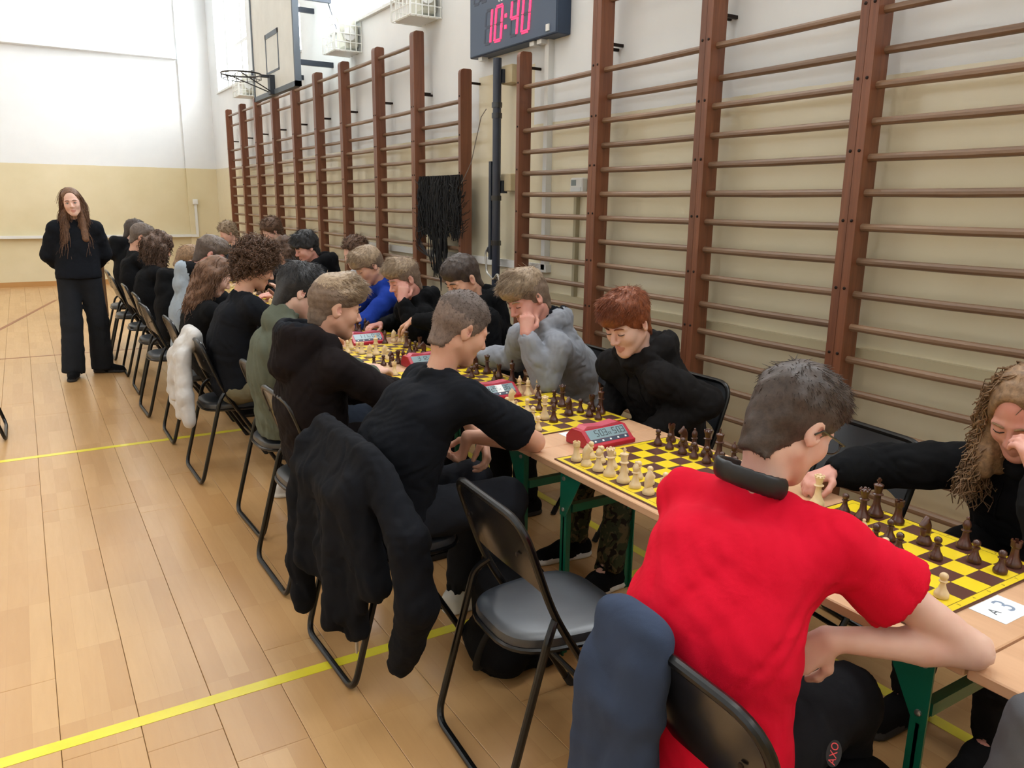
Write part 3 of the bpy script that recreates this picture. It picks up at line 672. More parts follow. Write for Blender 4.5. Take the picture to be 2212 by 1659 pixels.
onboard(B6, "cheek-propping boy's board", [('d', 'r', 5, 4), ('d', 'p', 5, 3), ('d', 'q', 6, 6), ('d', 'n', 6, 3), ('d', 'k', 7, 7), ('d', 'b', 6, 4), ('l', 'p', 1, 3), ('l', 'r', 0, 1), ('l', 'n', 2, 2), ('l', 'q', 1, 5)])
Z0 = TZ+.0006
piece('l', 'q', 1.973, 1.415, 'pale captured queen on the table by the girl\'s hand', z=Z0)
for k, (c_, x, y, n) in enumerate([('b', 1.94, 3.066, 'left'), ('b', 1.952, 3.011, 'right'), ('r', 2.025, 3.036, '')]):
    piece('l', c_, x, y, ('pale captured rook by the grey-hoodie boy\'s elbow' if c_ == 'r' else '%s one of two pale captured bishops beside the second red clock' % n), z=Z0)
for c_, x, y, l in [('p', 1.572, 3.985, 'dark captured pawn at the table edge, leftmost of its cluster'), ('p', 1.628, 3.985, 'dark captured pawn, second from the left in its cluster'), ('n', 1.676, 3.985, 'dark captured knight in the cluster past the black T-shirt boy'), ('p', 1.66, 3.935, 'dark captured pawn standing in front of the captured dark knight'), ('r', 1.721, 4.0, 'dark captured rook in the cluster past the black T-shirt boy'), ('b', 1.733, 3.955, 'dark captured bishop at the right of its cluster')]: piece('d', c_, x, y, l, z=Z0)
piece('d', 'b', 1.90, 4.615, 'dark bishop under the reaching hand beside the far red clock', z=Z0)
for c_, x, y, l in [('n', 1.979, 4.665, 'pale captured knight under the reaching black sleeve'), ('b', 2.012, 4.632, 'pale captured bishop under the reaching black sleeve'), ('p', 2.02, 4.6, 'pale captured pawn nearest the reaching black sleeve')]: piece('l', c_, x, y, l, z=Z0)
ri = random.Random(11)
for k, y in enumerate((5.92, 6.72, 7.52, 8.32, 9.15)):
    for n_ in range(12):
        col = 'ld'[n_ % 2]; i = ri.choice([0, 1, 2, 3]) if col == 'l' else ri.choice([4, 5, 6, 7]); 
        jj = (n_*5+k) % 8; kk = 'pprnbqk'[ri.randrange(7)]; x, yy = sq((1.82, y, 0), i, jj); piece(col, kk, x, yy, '%s %s, %s board beyond the cheek-propping boy, file %s, row %s from wall' % ('dark' if col == 'd' else 'pale', NM[kk], ordn[k], R8[jj].replace('nearest', 'first'), R8[7-i].replace('nearest', 'first')), group='small far chess pieces')

# chess clocks
M['clock_red'] = plain('red_clock_plastic', (178, 24, 48), .34, coat=.2)
M['clock_pale'] = plain('clock_rocker_pink', (206, 92, 112), .3, coat=.3)
M['lcd'] = plain('lcd_blue_grey', (128, 152, 160), .22)
M['lcd_ink'] = plain('lcd_ink', (44, 54, 58), .5)
M['keys'] = plain('clock_key_panel', (48, 62, 84), .4)
def seg_text(txt, h, mm, ox, oy, Mx):
    w_ = h*.5; x = ox
    for ch in txt:
        if ch == ' ': x += w_*.6; continue
        if ch == ':':
            for yy in (.3, .7): mm.box((x, oy+h*yy-.0008, 0), (x+.0018, oy+h*yy+.0008, .0006), M=Mx)
            x += w_*.35; continue
        for s_ in DIG[ch]:
            (ax, ay), (bx, by) = SEG[s_]; tk = .0013
            x0, x1 = sorted((ax, bx)); y0, y1 = sorted((ay, by))
            mm.box((x+x0*w_-tk*(x0 == x1), oy+y0*h-tk*(y0 == y1), 0), (x+x1*w_+tk*(x0 == x1), oy+y1*h+tk*(y0 == y1), .0006), M=Mx)
        x += w_*1.45
def chess_clock(x, y, rz, t1, t2, label, paper=False):
    """origin: front-left foot; local x along the front, y to the back"""
    r = empty('chess_clock', (x, y, TZ+.0006), rz, label, 'chess clock', 'red chess clocks')
    W, D = .222, .15
    prof = [(0, 0), (D, 0), (D, .03), (D-.03, .062), (.062, .062), (.012, .02), (0, .018)]        # y,z side outline
    b = MB(); b.prism(prof, 0, W, 'x'); 
    ob = b.build('case', M['clock_red'], r)
    bv = ob.modifiers.new('bevel', 'BEVEL'); bv.width = .004; bv.segments = 2
    # rocker button
    rk = MB(); rk.prism([(.02, .0), (W-.02, 0), (W-.035, .01), (W/2, .004), (.035, .012)], .070, D-.034, 'y', M=Matrix.Translation((0, 0, .0615))); rk.build('rocker', M['clock_pale'], r)
    ang = math.atan2(.042, .05); Mx = Matrix.Translation((0, .012, .02)) @ Matrix.Rotation(ang, 4, 'X'); SL = math.hypot(.05, .042)
    MB().box((.018, SL*.30, .0), (W-.018, SL*.96, .0012), M=Mx).build('display', M['lcd'], r)
    MB().box((.02, SL*.05, .0), (W-.02, SL*.28, .0011), M=Mx).build('key_panel', M['keys'], r)
    mm = MB(); Mt = Mx @ Matrix.Translation((0, 0, .0012)); seg_text(t1, .026, mm, .055, SL*.46, Mt); seg_text(t2, .026, mm, .142, SL*.46, Mt)
    seg_text('11', .012, mm, .112, SL*.46, Mt)
    mm.build('digits', M['lcd_ink'], r)
    mm = MB()
    for k in range(5):
        xx = .036+k*(W-.072)/4; mm.prism([(xx-.005, SL*.165-.003), (xx+.004, SL*.165-.004), (xx+.005, SL*.165+.002), (xx-.002, SL*.165+.004)], .0011, .0018, 'z', M=Mx)
    mm.build('keys', M['conduit'], r)
    if paper: MB().box((.105, SL*.30, .0013), (.143, SL*.95, .0018), M=Mx).build('paper_label', plain('white_label', (240, 242, 244), .6), r)
chess_clock(1.693, 2.176, .06, '5:03', '5:03', 'red chess clock showing 5:03 twice, nearest the camera')
chess_clock(1.69, 2.985, .06, '4:29', ':36', 'red chess clock with white paper label on its display', True)
chess_clock(1.72, 3.80, .03, '3:12', '2:50', 'red chess clock mostly hidden behind the black T-shirt boy')
chess_clock(1.70, 4.632, .05, '1:11', '0:42', 'red chess clock under the hand of the boy reaching out')
# paper cards
def card(x, y, rz, sx, sy, label):
    r = empty('paper_card', (x, y, TZ+.0004), rz, label, 'paper card'); MB().box((0, 0, 0), (sx, sy, .0006)).build('sheet', plain('card_white', (232, 238, 242), .6), r); return r
c_ = card(1.742, .748, 0, .124, .082, 'white paper card printed 3 and A beside the nearest chessboard')
text_mesh('printed_number', '3', .07, plain('card_grey_ink', (132, 148, 172), .6), c_, Matrix.Translation((.084, .044, .0007)), .0001)
text_mesh('printed_letter', 'A', .034, plain('card_dark_ink', (70, 76, 84), .6), c_, Matrix.Translation((.034, .042, .0007)), .0001)
card(1.722, 2.352, 0, .09, .078, 'white paper card tucked behind the nearest red chess clock')
# ================================================================ IMPLICIT MODELLING (smooth unions meshed by surface nets)
A = lambda *p: np.array(p, dtype=np.float64)
def nz(v): v = np.asarray(v, float); return v/max(1e-9, np.linalg.norm(v))
def axis_coords(lo, hi, base, fines):
    xs = [lo]
    while xs[-1] < hi:
        x = xs[-1]; h = base
        for a, b, hh in fines:
            if a-1e-6 <= x < b: h = min(h, hh)
            elif x < a < x+h: h = min(h, max(a-x, hh))
        xs.append(x+h)
    return np.array(xs)
class Field:
    def __init__(s): s.P = []; s.cut = []
    def _add(s, fn, lo, hi, k, op, mat): s.P.append((fn, np.array(lo), np.array(hi), k, op, mat)); return s
    def rc(s, a, b, ra, rb, k=.02, op='u', mat=0, cuts=(), sq=None):
        a = np.asarray(a, float); b = np.asarray(b, float)+1e-7; ba = b-a; bb = ba@ba; R = max(ra, rb)
        def fn(X, Y, Z):
            x, y, z = X-a[0], Y-a[1], Z-a[2]
            if sq is not None:
                n, f = sq; q = (x*n[0]+y*n[1]+z*n[2])*(1/f-1); x, y, z = x+q*n[0], y+q*n[1], z+q*n[2]
            t = np.clip((x*ba[0]+y*ba[1]+z*ba[2])/bb, 0, 1)
            d = np.sqrt((x-t*ba[0])**2+(y-t*ba[1])**2+(z-t*ba[2])**2)-(ra+(rb-ra)*t)
            if sq is not None and sq[1] < 1: d = d*max(sq[1], .45)
            for p, n in cuts: d = np.maximum(d, (X-p[0])*n[0]+(Y-p[1])*n[1]+(Z-p[2])*n[2])
            return d
        e = R*(max(1, sq[1]) if sq is not None else 1)
        return s._add(fn, np.minimum(a, b)-e, np.maximum(a, b)+e, k, op, mat)
    def ell(s, c, ax, r, k=.02, op='u', mat=0, cuts=()):
        c = np.asarray(c, float); ax = np.asarray(ax, float); r = np.asarray(r, float); m = r.min()
        def fn(X, Y, Z):
            x, y, z = X-c[0], Y-c[1], Z-c[2]; k0 = 0; k1 = 0
            for i in range(3):
                q = x*ax[i][0]+y*ax[i][1]+z*ax[i][2]; k0 = k0+(q/r[i])**2; k1 = k1+(q/r[i]**2)**2
            k0 = np.sqrt(k0); k1 = np.sqrt(k1)+1e-9; d = np.where(k0 < .05, -m, k0*(k0-1)/k1)
            for p, n in cuts: d = np.maximum(d, (X-p[0])*n[0]+(Y-p[1])*n[1]+(Z-p[2])*n[2])
            return d
        e = (np.abs(ax)*r[:, None]).sum(0)
        return s._add(fn, c-e, c+e, k, op, mat)
    def plane(s, p, n):
        s.cut.append((np.asarray(p, float), nz(n))); return s
    def bbox(s):
        lo = np.min([p[1] for p in s.P if p[4] == 'u'], 0); hi = np.max([p[2] for p in s.P if p[4] == 'u'], 0); return lo, hi
    def evaluate(s, xs, ys, zs, disp=None):
        F = np.full((len(xs), len(ys), len(zs)), .2, np.float32); Mt = np.zeros(F.shape, np.uint8); C3 = (xs, ys, zs)
        def apply(fn, lo, hi, k, op, mat):
            nonlocal F
            e = k+.03; ij = [(max(0, np.searchsorted(c, l-e)-1), np.searchsorted(c, h+e)+1) for c, l, h in zip(C3, lo, hi)]
            sl = tuple(slice(a, b) for a, b in ij)
            if any(sl[i].start >= len(C3[i]) for i in range(3)): return
            d = fn(xs[sl[0]][:, None, None], ys[sl[1]][None, :, None], zs[sl[2]][None, None, :]).astype(np.float32); G = F[sl]
            if op == 'u':
                h = np.clip(.5+.5*(G-d)/k, 0, 1); Mt[sl] = np.where(h > .5, mat, Mt[sl]); F[sl] = G*(1-h)+d*h-k*h*(1-h)
            elif op == 'p':   # paint only
                Mt[sl] = np.where(d < 0, mat, Mt[sl])
            else:
                h = np.clip(.5-.5*(G+d)/k, 0, 1); F[sl] = G*(1-h)-d*h+k*h*(1-h)
        for P_ in s.P:
            if P_[4] != 'S': apply(*P_)
        if disp is not None:
            I = np.nonzero(np.abs(F) < .035); pts = np.stack([xs[I[0]], ys[I[1]], zs[I[2]]], 1); F[I] += disp(pts).astype(np.float32)
        for P_ in s.P:
            if P_[4] == 'S': apply(*P_)
        for p, n in s.cut:
            pl = ((xs-p[0])*n[0])[:, None, None]+((ys-p[1])*n[1])[None, :, None]+((zs-p[2])*n[2])[None, None, :]; F = np.maximum(F, pl.astype(np.float32))
        return F, Mt
    def mesh(s, name, mats, base, fines=(), disp=None, smooth=True):
        lo, hi = s.bbox(); lo = lo-base*2-.02; hi = hi+base*2+.02
        ax = [axis_coords(lo[i], hi[i], base, [(f[0][i], f[1][i], f[2]) for f in fines]) for i in range(3)]
        F, Mt = s.evaluate(*ax, disp=disp)
        return nets(F, Mt, ax, name, mats, smooth)
def nets(F, Mt, C3, name, mats, smooth=True):
    ins = F < 0; n = F.shape; ids, pos, quads, fm = [], [], [], []
    cs = (n[0]-1, n[1]-1, n[2]-1)
    for a in range(3):
        b, c = (a+1) % 3, (a+2) % 3
        s0 = [slice(None)]*3; s1 = [slice(None)]*3; s0[a] = slice(0, -1); s1[a] = slice(1, None)
        I = np.argwhere(ins[tuple(s0)] != ins[tuple(s1)])
        I = I[(I[:, b] > 0) & (I[:, c] > 0) & (I[:, b] < n[b]-1) & (I[:, c] < n[c]-1)]
        if not len(I): continue
        J = I.copy(); J[:, a] += 1; f0 = F[tuple(I.T)]; f1 = F[tuple(J.T)]; t = f0/(f0-f1)
        p = np.stack([C3[i][I[:, i]] for i in range(3)], 1); p[:, a] += t*(C3[a][J[:, a]]-C3[a][I[:, a]])
        q = []
        for db, dc in ((1, 1), (0, 1), (0, 0), (1, 0)):
            K = I.copy(); K[:, b] -= db; K[:, c] -= dc; q.append((K[:, 0]*cs[1]+K[:, 1])*cs[2]+K[:, 2])
        q = np.stack(q, 1); i0 = f0 < 0; q = np.where(i0[:, None], q, q[:, ::-1])
        inner = np.where(i0[:, None], I, J); fm.append(Mt[tuple(inner.T)]); quads.append(q)
        ids.append(q.ravel()); pos.append(np.repeat(p, 4, 0))
    ids = np.concatenate(ids); pos = np.concatenate(pos); quads = np.concatenate(quads); fm = np.concatenate(fm)
    u, inv = np.unique(ids, return_inverse=True); cnt = np.bincount(inv)
    vs = np.stack([np.bincount(inv, pos[:, i])/cnt for i in range(3)], 1); qf = inv.reshape(-1, 4) if len(inv) == quads.size else np.searchsorted(u, quads)
    return np_mesh(name, vs, qf, mats, fm, smooth)
def np_mesh(name, vs, fs, mats, fm=None, smooth=True):
    me = bpy.data.meshes.new(name); nv, nf, k = len(vs), len(fs), fs.shape[1]
    me.vertices.add(nv); me.vertices.foreach_set('co', np.ascontiguousarray(vs, np.float32).ravel())
    me.loops.add(nf*k); me.loops.foreach_set('vertex_index', np.ascontiguousarray(fs, np.int32).ravel())
    me.polygons.add(nf); me.polygons.foreach_set('loop_start', np.arange(0, nf*k, k, dtype=np.int32)); me.polygons.foreach_set('loop_total', np.full(nf, k, np.int32))
    for m in (mats if isinstance(mats, (list, tuple)) else [mats]): me.materials.append(m)
    if fm is not None: me.polygons.foreach_set('material_index', fm.astype(np.int32))
    me.polygons.foreach_set('use_smooth', np.full(nf, smooth)); me.update(calc_edges=True); me.validate(); return me
def wrinkles(seed, amp=.005, sc=26, k2=None):
    r = np.random.RandomState(seed); n = [nz(r.randn(3)*A(1, 1, .8)) for _ in range(9)]; ph = r.rand(9)*6.28
    def f(p):
        w = np.sin(p@n[0]*sc*.45+ph[0])*1.7+np.sin(p@n[1]*sc*.8+ph[1])*.9
        a = np.sin(p@n[2]*sc*.8+w+ph[2]); b = np.sin(p@n[3]*sc*1.3+1.4*w+ph[3]); c = np.sin(p@n[4]*sc*.4+ph[4]); d = np.sin(p@n[5]*sc*2.1+w*1.9+ph[5]); e = np.sin(p[:, 2]*62+p@n[6]*14+w*.8+ph[6])
        low = np.clip((.86-p[:, 2])/.2, 0, 1)
        ridge = lambda q: 1-np.abs(q)**.7*2
        return amp*(.75*ridge(a)*(.55+.45*c)+.55*ridge(b)*(.55-.45*c)+.22*d+.45*e*low)
    return f
def strands(name, vs, ns, mt, count, length, flow, width=.0016, segs=3, lift=.35, rnd=.25, curl=0, curlr=.006, sink=.004, grav=0, seed=1, taper=.25, mask=None, lenf=None):
    """hair: thin three-sided tapered tubes growing from points vs with normals ns; flow(p, n) = combing direction"""
    r = np.random.RandomState(seed); idx = np.arange(len(vs)) if mask is None else np.nonzero(mask)[0]
    I = idx[r.randint(0, len(idx), count)]; p = vs[I]+r.randn(count, 3)*.0015; n = ns[I]; fl = flow(p, n)
    d = n*lift+fl+r.randn(count, 3)*rnd; d /= np.linalg.norm(d, axis=1)[:, None]
    L = length*(.6+.7*r.rand(count))*(lenf(p) if lenf else 1); p = p-n*sink; rows = [p]; ph = r.rand(count)*6.28
    s1 = np.cross(d, n+1e-4); s1 /= np.linalg.norm(s1, axis=1)[:, None]+1e-9; s2 = np.cross(d, s1)
    cur = p.copy(); dd = d.copy()
    for k in range(1, segs+1):
        dd = dd+A(0, 0, -1)*grav/segs; dd = dd/np.linalg.norm(dd, axis=1)[:, None]; cur = cur+dd*(L/segs)[:, None]
        q = cur
        if curl: 
            an = ph+curl*k/segs*2*PI; q = cur+(s1*np.cos(an)[:, None]+s2*np.sin(an)[:, None])*curlr*min(1, k/2)
        rows.append(q)
    rows = np.stack(rows, 1); S = segs+1; V_ = np.zeros((count, S, 3, 3))
    for j in range(3):
        an = 2*PI*j/3
        for k in range(S): V_[:, k, j] = rows[:, k]+(s1*math.cos(an)+s2*math.sin(an))*width*(1-(1-taper)*k/segs)
    V_ = V_.reshape(-1, 3); base = (np.arange(count)*S*3)[:, None, None, None]; k_ = (np.arange(segs)*3)[None, :, None, None]; j_ = np.arange(3)[None, None, :, None]
    q = np.concatenate([base+k_+j_, base+k_+(j_+1) % 3, base+k_+3+(j_+1) % 3, base+k_+3+j_], 3).reshape(-1, 4)
    return V_, q
def mesh_np(me):
    v = np.empty(len(me.vertices)*3, np.float32); me.vertices.foreach_get('co', v); n = np.empty_like(v); me.vertex_normals.foreach_get('vector', n)
    return v.reshape(-1, 3).astype(float), n.reshape(-1, 3).astype(float)
# ================================================================ PEOPLE
def skin_mat(name, c, blush):
    t = NT(name); v = t.coord('Object'); f = t.noise(v, 9, 3, .6); g = t.noise(v, 140, 2, .6)
    t.set(color=t.ramp(f, [(.35, lin(c)), (.75, lin(blush))]), rough=.48, sss=.12, spec=.35); t.b.inputs['Subsurface Radius'].default_value = (.6, .25, .12); t.b.inputs['Subsurface Scale'].default_value = .02
    return t.bump(g, .08, .002).m
SK = {'pale': skin_mat('fair_skin', (226, 188, 170), (218, 168, 150)), 'mid': skin_mat('light_skin', (214, 168, 144), (206, 152, 128)), 'rosy': skin_mat('rosy_skin', (218, 164, 148), (206, 138, 126))}
LIP = plain('lips', (202, 142, 128), .5); EYEW = plain('eye_white', (206, 198, 192), .3); IRIS = plain('eye_iris', (52, 42, 36), .2); INEAR = plain('ear_inner', (200, 142, 124), .6); LASH = plain('lashes', (48, 36, 32), .7)
def hair_mat(name, c1, c2, rough=.5):
    t = NT(name); v = t.coord('Object'); f = t.noise(v, 60, 3, .7); g = t.noise(v, 7, 2, .5)
    t.set(color=t.mix(t.ramp(f, [(.3, lin(c1)), (.7, lin(c2))]), lin(c2), t.math('MULTIPLY', g, .35)), rough=rough, spec=.4); return t.bump(f, .3, .004).m
HR = {'dark': hair_mat('hair_dark_brown', (46, 38, 34), (78, 66, 60)), 'black': hair_mat('hair_black', (24, 24, 26), (52, 52, 54)), 'ash': hair_mat('hair_ash_brown', (74, 64, 58), (122, 108, 98)), 'fair': hair_mat('hair_dark_blond', (112, 94, 76), (176, 154, 128)),
      'ginger': hair_mat('hair_ginger', (92, 46, 26), (150, 84, 50)), 'brown': hair_mat('hair_brown', (62, 44, 34), (112, 82, 62)), 'lightbrown': hair_mat('hair_light_brown', (88, 68, 50), (158, 126, 94)), 'chest': hair_mat('hair_chestnut', (70, 48, 36), (128, 94, 70)), 'sidedark': hair_mat('hair_clipped_dark', (66, 56, 50), (96, 82, 74), .7), 'sidefair': hair_mat('hair_clipped_fair', (98, 82, 70), (132, 112, 96), .7), 'fadeskin': hair_mat('hair_clipped_close', (104, 90, 82), (136, 118, 108), .75), 'buzz': hair_mat('hair_cropped', (70, 60, 56), (108, 96, 90), .7), 'redchest': hair_mat('hair_dark_curls', (54, 40, 32), (104, 78, 62))}
FB = {}
def fab(key, c, **k):
    if key not in FB: FB[key] = fabric('fabric_'+key, c, **k)
    return FB[key]
BLK = lambda: fab('black', (16, 17, 20)); BLK2 = lambda: fab('soft_black', (20, 20, 22)); SHOEB = lambda: fab('shoe_black', (15, 15, 17))

def hand(Fd, W, d, n, right, curl=.5, spread=1.0, sc=1.0, k=.009, mat=0, fing=None):
    d = nz(d); n = nz(n-d*(n@d)); t = np.cross(-n, d)*(1 if right else -1)
    for i, (o, L) in enumerate(((.027, .070), (.009, .078), (-.009, .073), (-.026, .057))):
        o *= sc*spread; L *= sc; kn = W+d*(.086-.004*abs(i-1))*sc+t*o
        Fd.rc(W+t*o*.55+d*.008, kn, .0165*sc, .0115*sc, .012, mat=mat)
        c = (fing[i] if fing else curl); ang = 0; p = kn; r = .0096*sc
        for j, (fr, cc) in enumerate(((.45, .9), (.31, 1.15), (.24, .8))):
            ang += c*cc; dd = d*math.cos(ang)+n*math.sin(ang)+t*(o*3*(spread-1)); q = p+nz(dd)*L*fr; Fd.rc(p, q, r, r*.9, k*.5, mat=mat); p = q; r *= .93
    p = W+d*.018*sc+t*.018*sc; r = .0125*sc
    for dd, L in ((d*.62+t*.7+n*.3, .044), (d*.85+t*.25+n*(.25+.4*curl), .034), (d*.8-t*.1+n*(.3+.5*curl), .026)):
        q = p+nz(dd)*L*sc; Fd.rc(p, q, r, r*.9, .008, mat=mat); p = q; r *= .92

def person(label, th, pel, head, hy=0, hp=.5, hr=0, hs=1.0, arms=None, torso_yaw=0, skin='pale', hair=None, top=None, low=None, shoes=None, q=1, legs=None, standing=False, group=None, seed=0, ear=True, sh_w=.178, hunch=.03, sh_z=0, face=True, glasses=False, extra=None, girl=False, build=1.0, ndrop=0):
    """th: facing angle; pel: pelvis xy; head: head centre; arms: {'L': (elbow, wrist, handdir, palmnormal, curl), 'R': ...} in world metres"""
    Fv, Lv, Uv = A(math.cos(th), math.sin(th), 0), A(-math.sin(th), math.cos(th), 0), A(0, 0, 1)
    head = np.asarray(head, float); zp = .575 if not standing else .93
    P0 = A(pel[0], pel[1], zp)
    a = th+hy; f0 = A(math.cos(a), math.sin(a), 0); hl = A(-math.sin(a), math.cos(a), 0)
    hf = f0*math.cos(hp)-Uv*math.sin(hp); hu = np.cross(hf, hl)
    hl2 = hl*math.cos(hr)+hu*math.sin(hr); hu = -hl*math.sin(hr)+hu*math.cos(hr); hl = hl2
    H = lambda f, l, u: head+(hf*f+hl*l+hu*u)*hs
    Nb = head-Uv*(.150+ndrop)*hs-f0*(.07+.06*math.sin(hp))*hs
    b = th+torso_yaw; Fb, Lb = A(math.cos(b), math.sin(b), 0), A(-math.sin(b), math.cos(b), 0)
    SH = {s: Nb+Lb*k*sh_w*.94-Uv*(.066-sh_z)+Fb*.02 for s, k in (('L', 1), ('R', -1))}
    mid = (P0*.55+Nb*.45)-Fv*hunch; C = (P0*.22+Nb*.78)-Fb*hunch*.8-Uv*.04
    if arms is None: arms = {}
    AR = {}
    for s, k in (('L', 1), ('R', -1)):
        if s in arms and arms[s] is not None:
            e, w_, hd, hn, cu = arms[s][:5]; AR[s] = (np.asarray(e, float), np.asarray(w_, float), np.asarray(hd, float), np.asarray(hn, float), cu, arms[s][5] if len(arms[s]) > 5 else None)
        else:
            xx = SH[s]+Fv*.2+Lv*k*.05; e = A(xx[0], xx[1], .785); w_ = e+Fv*.2-Lv*k*.13; w_[2] = .79; AR[s] = (e, w_, Fv*.8-Lv*k*.5, -Uv, .35, None)
    if legs is None:
        legs = {s: (P0+Fv*.40+Lv*k*.12-Uv*.03, P0+Fv*.40+Lv*k*.13, Fv) for s, k in (('L', 1), ('R', -1))}
        legs = {s: (kn, A(an[0]-Fv[0]*.04, an[1]-Fv[1]*.04, .09), fd) for s, (kn, an, fd) in legs.items()}
    HIP = {s: P0+Lv*k*.085-Uv*.02 for s, k in (('L', 1), ('R', -1))}
    hv = {1: .0052, 2: .0085, 3: .013}[q]; bv = {1: .021, 2: .024, 3: .03}[q]; gv = {1: .0075, 2: .012, 3: .018}[q]
    root = empty('person', (pel[0], pel[1], 0), label=label, cat='person', group=group or 'chess players')
    inv = root.matrix_basis.inverted() if False else None
    def put(me, name, lab=None):
        me.transform(Matrix.Translation((-pel[0], -pel[1], 0))); o = link(bpy.data.objects.new(name, me), root)
        if lab: o['label'] = lab
        return o
    # ---------------- body
    B = Field(); ax = (hf, hl, hu)
    for k in (-1, 1):
        B.rc(P0+Lv*k*.05, mid+Lv*k*.05, .085*build, .075*build, .05); B.rc(mid+Lv*k*.05, C+Lb*k*.055, .075*build, .072*build, .05)
    for s, k in (('L', 1), ('R', -1)):
        e, w_, hd, hn, cu, fg = AR[s]
        B.rc(C+Lb*k*.06, SH[s]-Uv*.012, .06, .036, .03); B.rc(Nb-Uv*.035, SH[s], .034, .032, .03)
        B.rc(SH[s], e, .04*build, .037*build, .02); fa = e+(w_-e)*.35; B.rc(e, fa, .036*build, .037*build, .015); B.rc(fa, w_, .037*build, .0245*build, .015)
        hand(B, w_, hd, hn, s == 'R', cu, sc=.98 if not girl else .9, fing=fg)
        kn, an, fd = legs[s]; B.rc(HIP[s], kn, .075, .055, .03); B.rc(kn, an, .052, .036, .02); B.rc(an, an+nz(fd)*.12-Uv*.05, .034, .028, .02)
    B.rc(Nb-Uv*.03, H(-.022, 0, -.07), .054*hs, .05*hs*(0.9 if girl else 1), .025)
    B.ell(H(-.012, 0, .035), ax, A(.098, .076, .088)*hs, .02); B.ell(H(.03, 0, -.035), ax, A(.06, .06, .082)*hs, .025); B.rc(H(-.045, 0, .0), H(-.04, 0, -.075), .056*hs, .048*hs, .02)
    for k in (-1, 1):
        B.rc(H(-.005, .05*k, -.055), H(.062, .016*k, -.102), .019*hs, .017*hs, .025)
        B.ell(H(.056, .037*k, -.03), ax, A(.03, .026, .03)*hs, .02)
        if face:
            B.rc(H(.083, .012*k, .016), H(.072, .046*k, .012), .011*hs, .010*hs, .012)
            B.ell(H(.096, .031*k, -.007), ax, A(.013, .016, .011)*hs, .012, 's')
            B.ell(H(.0765, .032*k, -.006), ax, A(.0135, .0165, .0125)*hs, .004)
        if ear:
            B.ell(H(-.012, .077*k, -.008), (nz(hf*.93+hl*k*.35), nz(hl*k*.93-hf*.35), hu), A(.021, .0085, .034)*hs, .006)
            B.ell(H(-.004, .088*k, -.004), (nz(hf*.93+hl*k*.35), nz(hl*k*.93-hf*.35), hu), A(.010, .009, .018)*hs, .005, 's')
            B.ell(H(-.004, .080*k, -.006), ax, A(.010, .01, .016)*hs, .003, 'p', mat=2)
    B.rc(H(.064, 0, -.107), H(.058, 0, -.10), .021*hs, .02*hs, .02)
    if face:
        B.rc(H(.087, 0, .004), H(.108, 0, -.036), .0075*hs, .0115*hs, .01); 
        for k in (-1, 1): B.ell(H(.097, .012*k, -.041), ax, A(.011, .008, .0075)*hs, .006)
        B.rc(H(.080, .017, -.070), H(.088, 0, -.068), .006*hs, .0075*hs, .006, mat=1); B.rc(H(.080, -.017, -.070), H(.088, 0, -.068), .006*hs, .0075*hs, .006, mat=1)
        B.rc(H(.079, .013, -.079), H(.085, 0, -.080), .006*hs, .0085*hs, .006, mat=1); B.rc(H(.079, -.013, -.079), H(.085, 0, -.080), .006*hs, .0085*hs, .006, mat=1)
    fines = [(head-.155*hs, head+.155*hs, hv)]
    for s in 'LR':
        w_, hd = AR[s][1], nz(AR[s][2]); c = w_+hd*.075; fines.append((c-.1, c+.1, hv*1.22)) if q < 3 else None
    bo = put(B.mesh('body', [SK[skin], LIP, INEAR], bv, fines), 'body')
    # ---------------- eyes, brows
    hc = HR[hair['mat']] if hair else LASH
    if face and q <= 2:
        def tubeW(pts, r, name, m): 
            mb = MB(); mb.tube([V(p) for p in pts], r, 6); mb.v = [(x-pel[0], y-pel[1], z) for x, y, z in mb.v]; return mb.build(name, m, root)
        for k in (-1, 1):
            tubeW([H(.0965, .013*k, .016), H(.0950, .027*k, .021), H(.0865, .043*k, .0185), H(.0785, .051*k, .013)], [.0026*hs, .0036*hs, .003*hs, .001], 'eyebrow', hc)
            lid = .0025 if hp < .25 else -.0085
            tubeW([H(.0855, .0175*k, -.0085), H(.0918, .0275*k, lid), H(.0905, .037*k, lid), H(.0815, .047*k, -.0075)], .0017*hs, 'eyelashes', LASH)
            if hp < .25:
                mb = MB(); Mx = Matrix.Translation(V(H(.0793, .032*k, -.006)))
                mb.lathe([(.0002, -.0115), (.006, -.0098), (.0098, -.006), (.0113, 0), (.0098, .006), (.006, .0098), (.0002, .0115)], 12, M=Mx); e = Matrix.Translation(V(H(.0795+.0105, .0315*k, -.0055)))
                mb.lathe([(.0002, -.004), (.003, -.003), (.0045, 0), (.003, .003), (.0002, .004)], 8, m=1, M=e); mb.v = [(x-pel[0], y-pel[1], z) for x, y, z in mb.v]; mb.build('eye', [EYEW, IRIS], root)
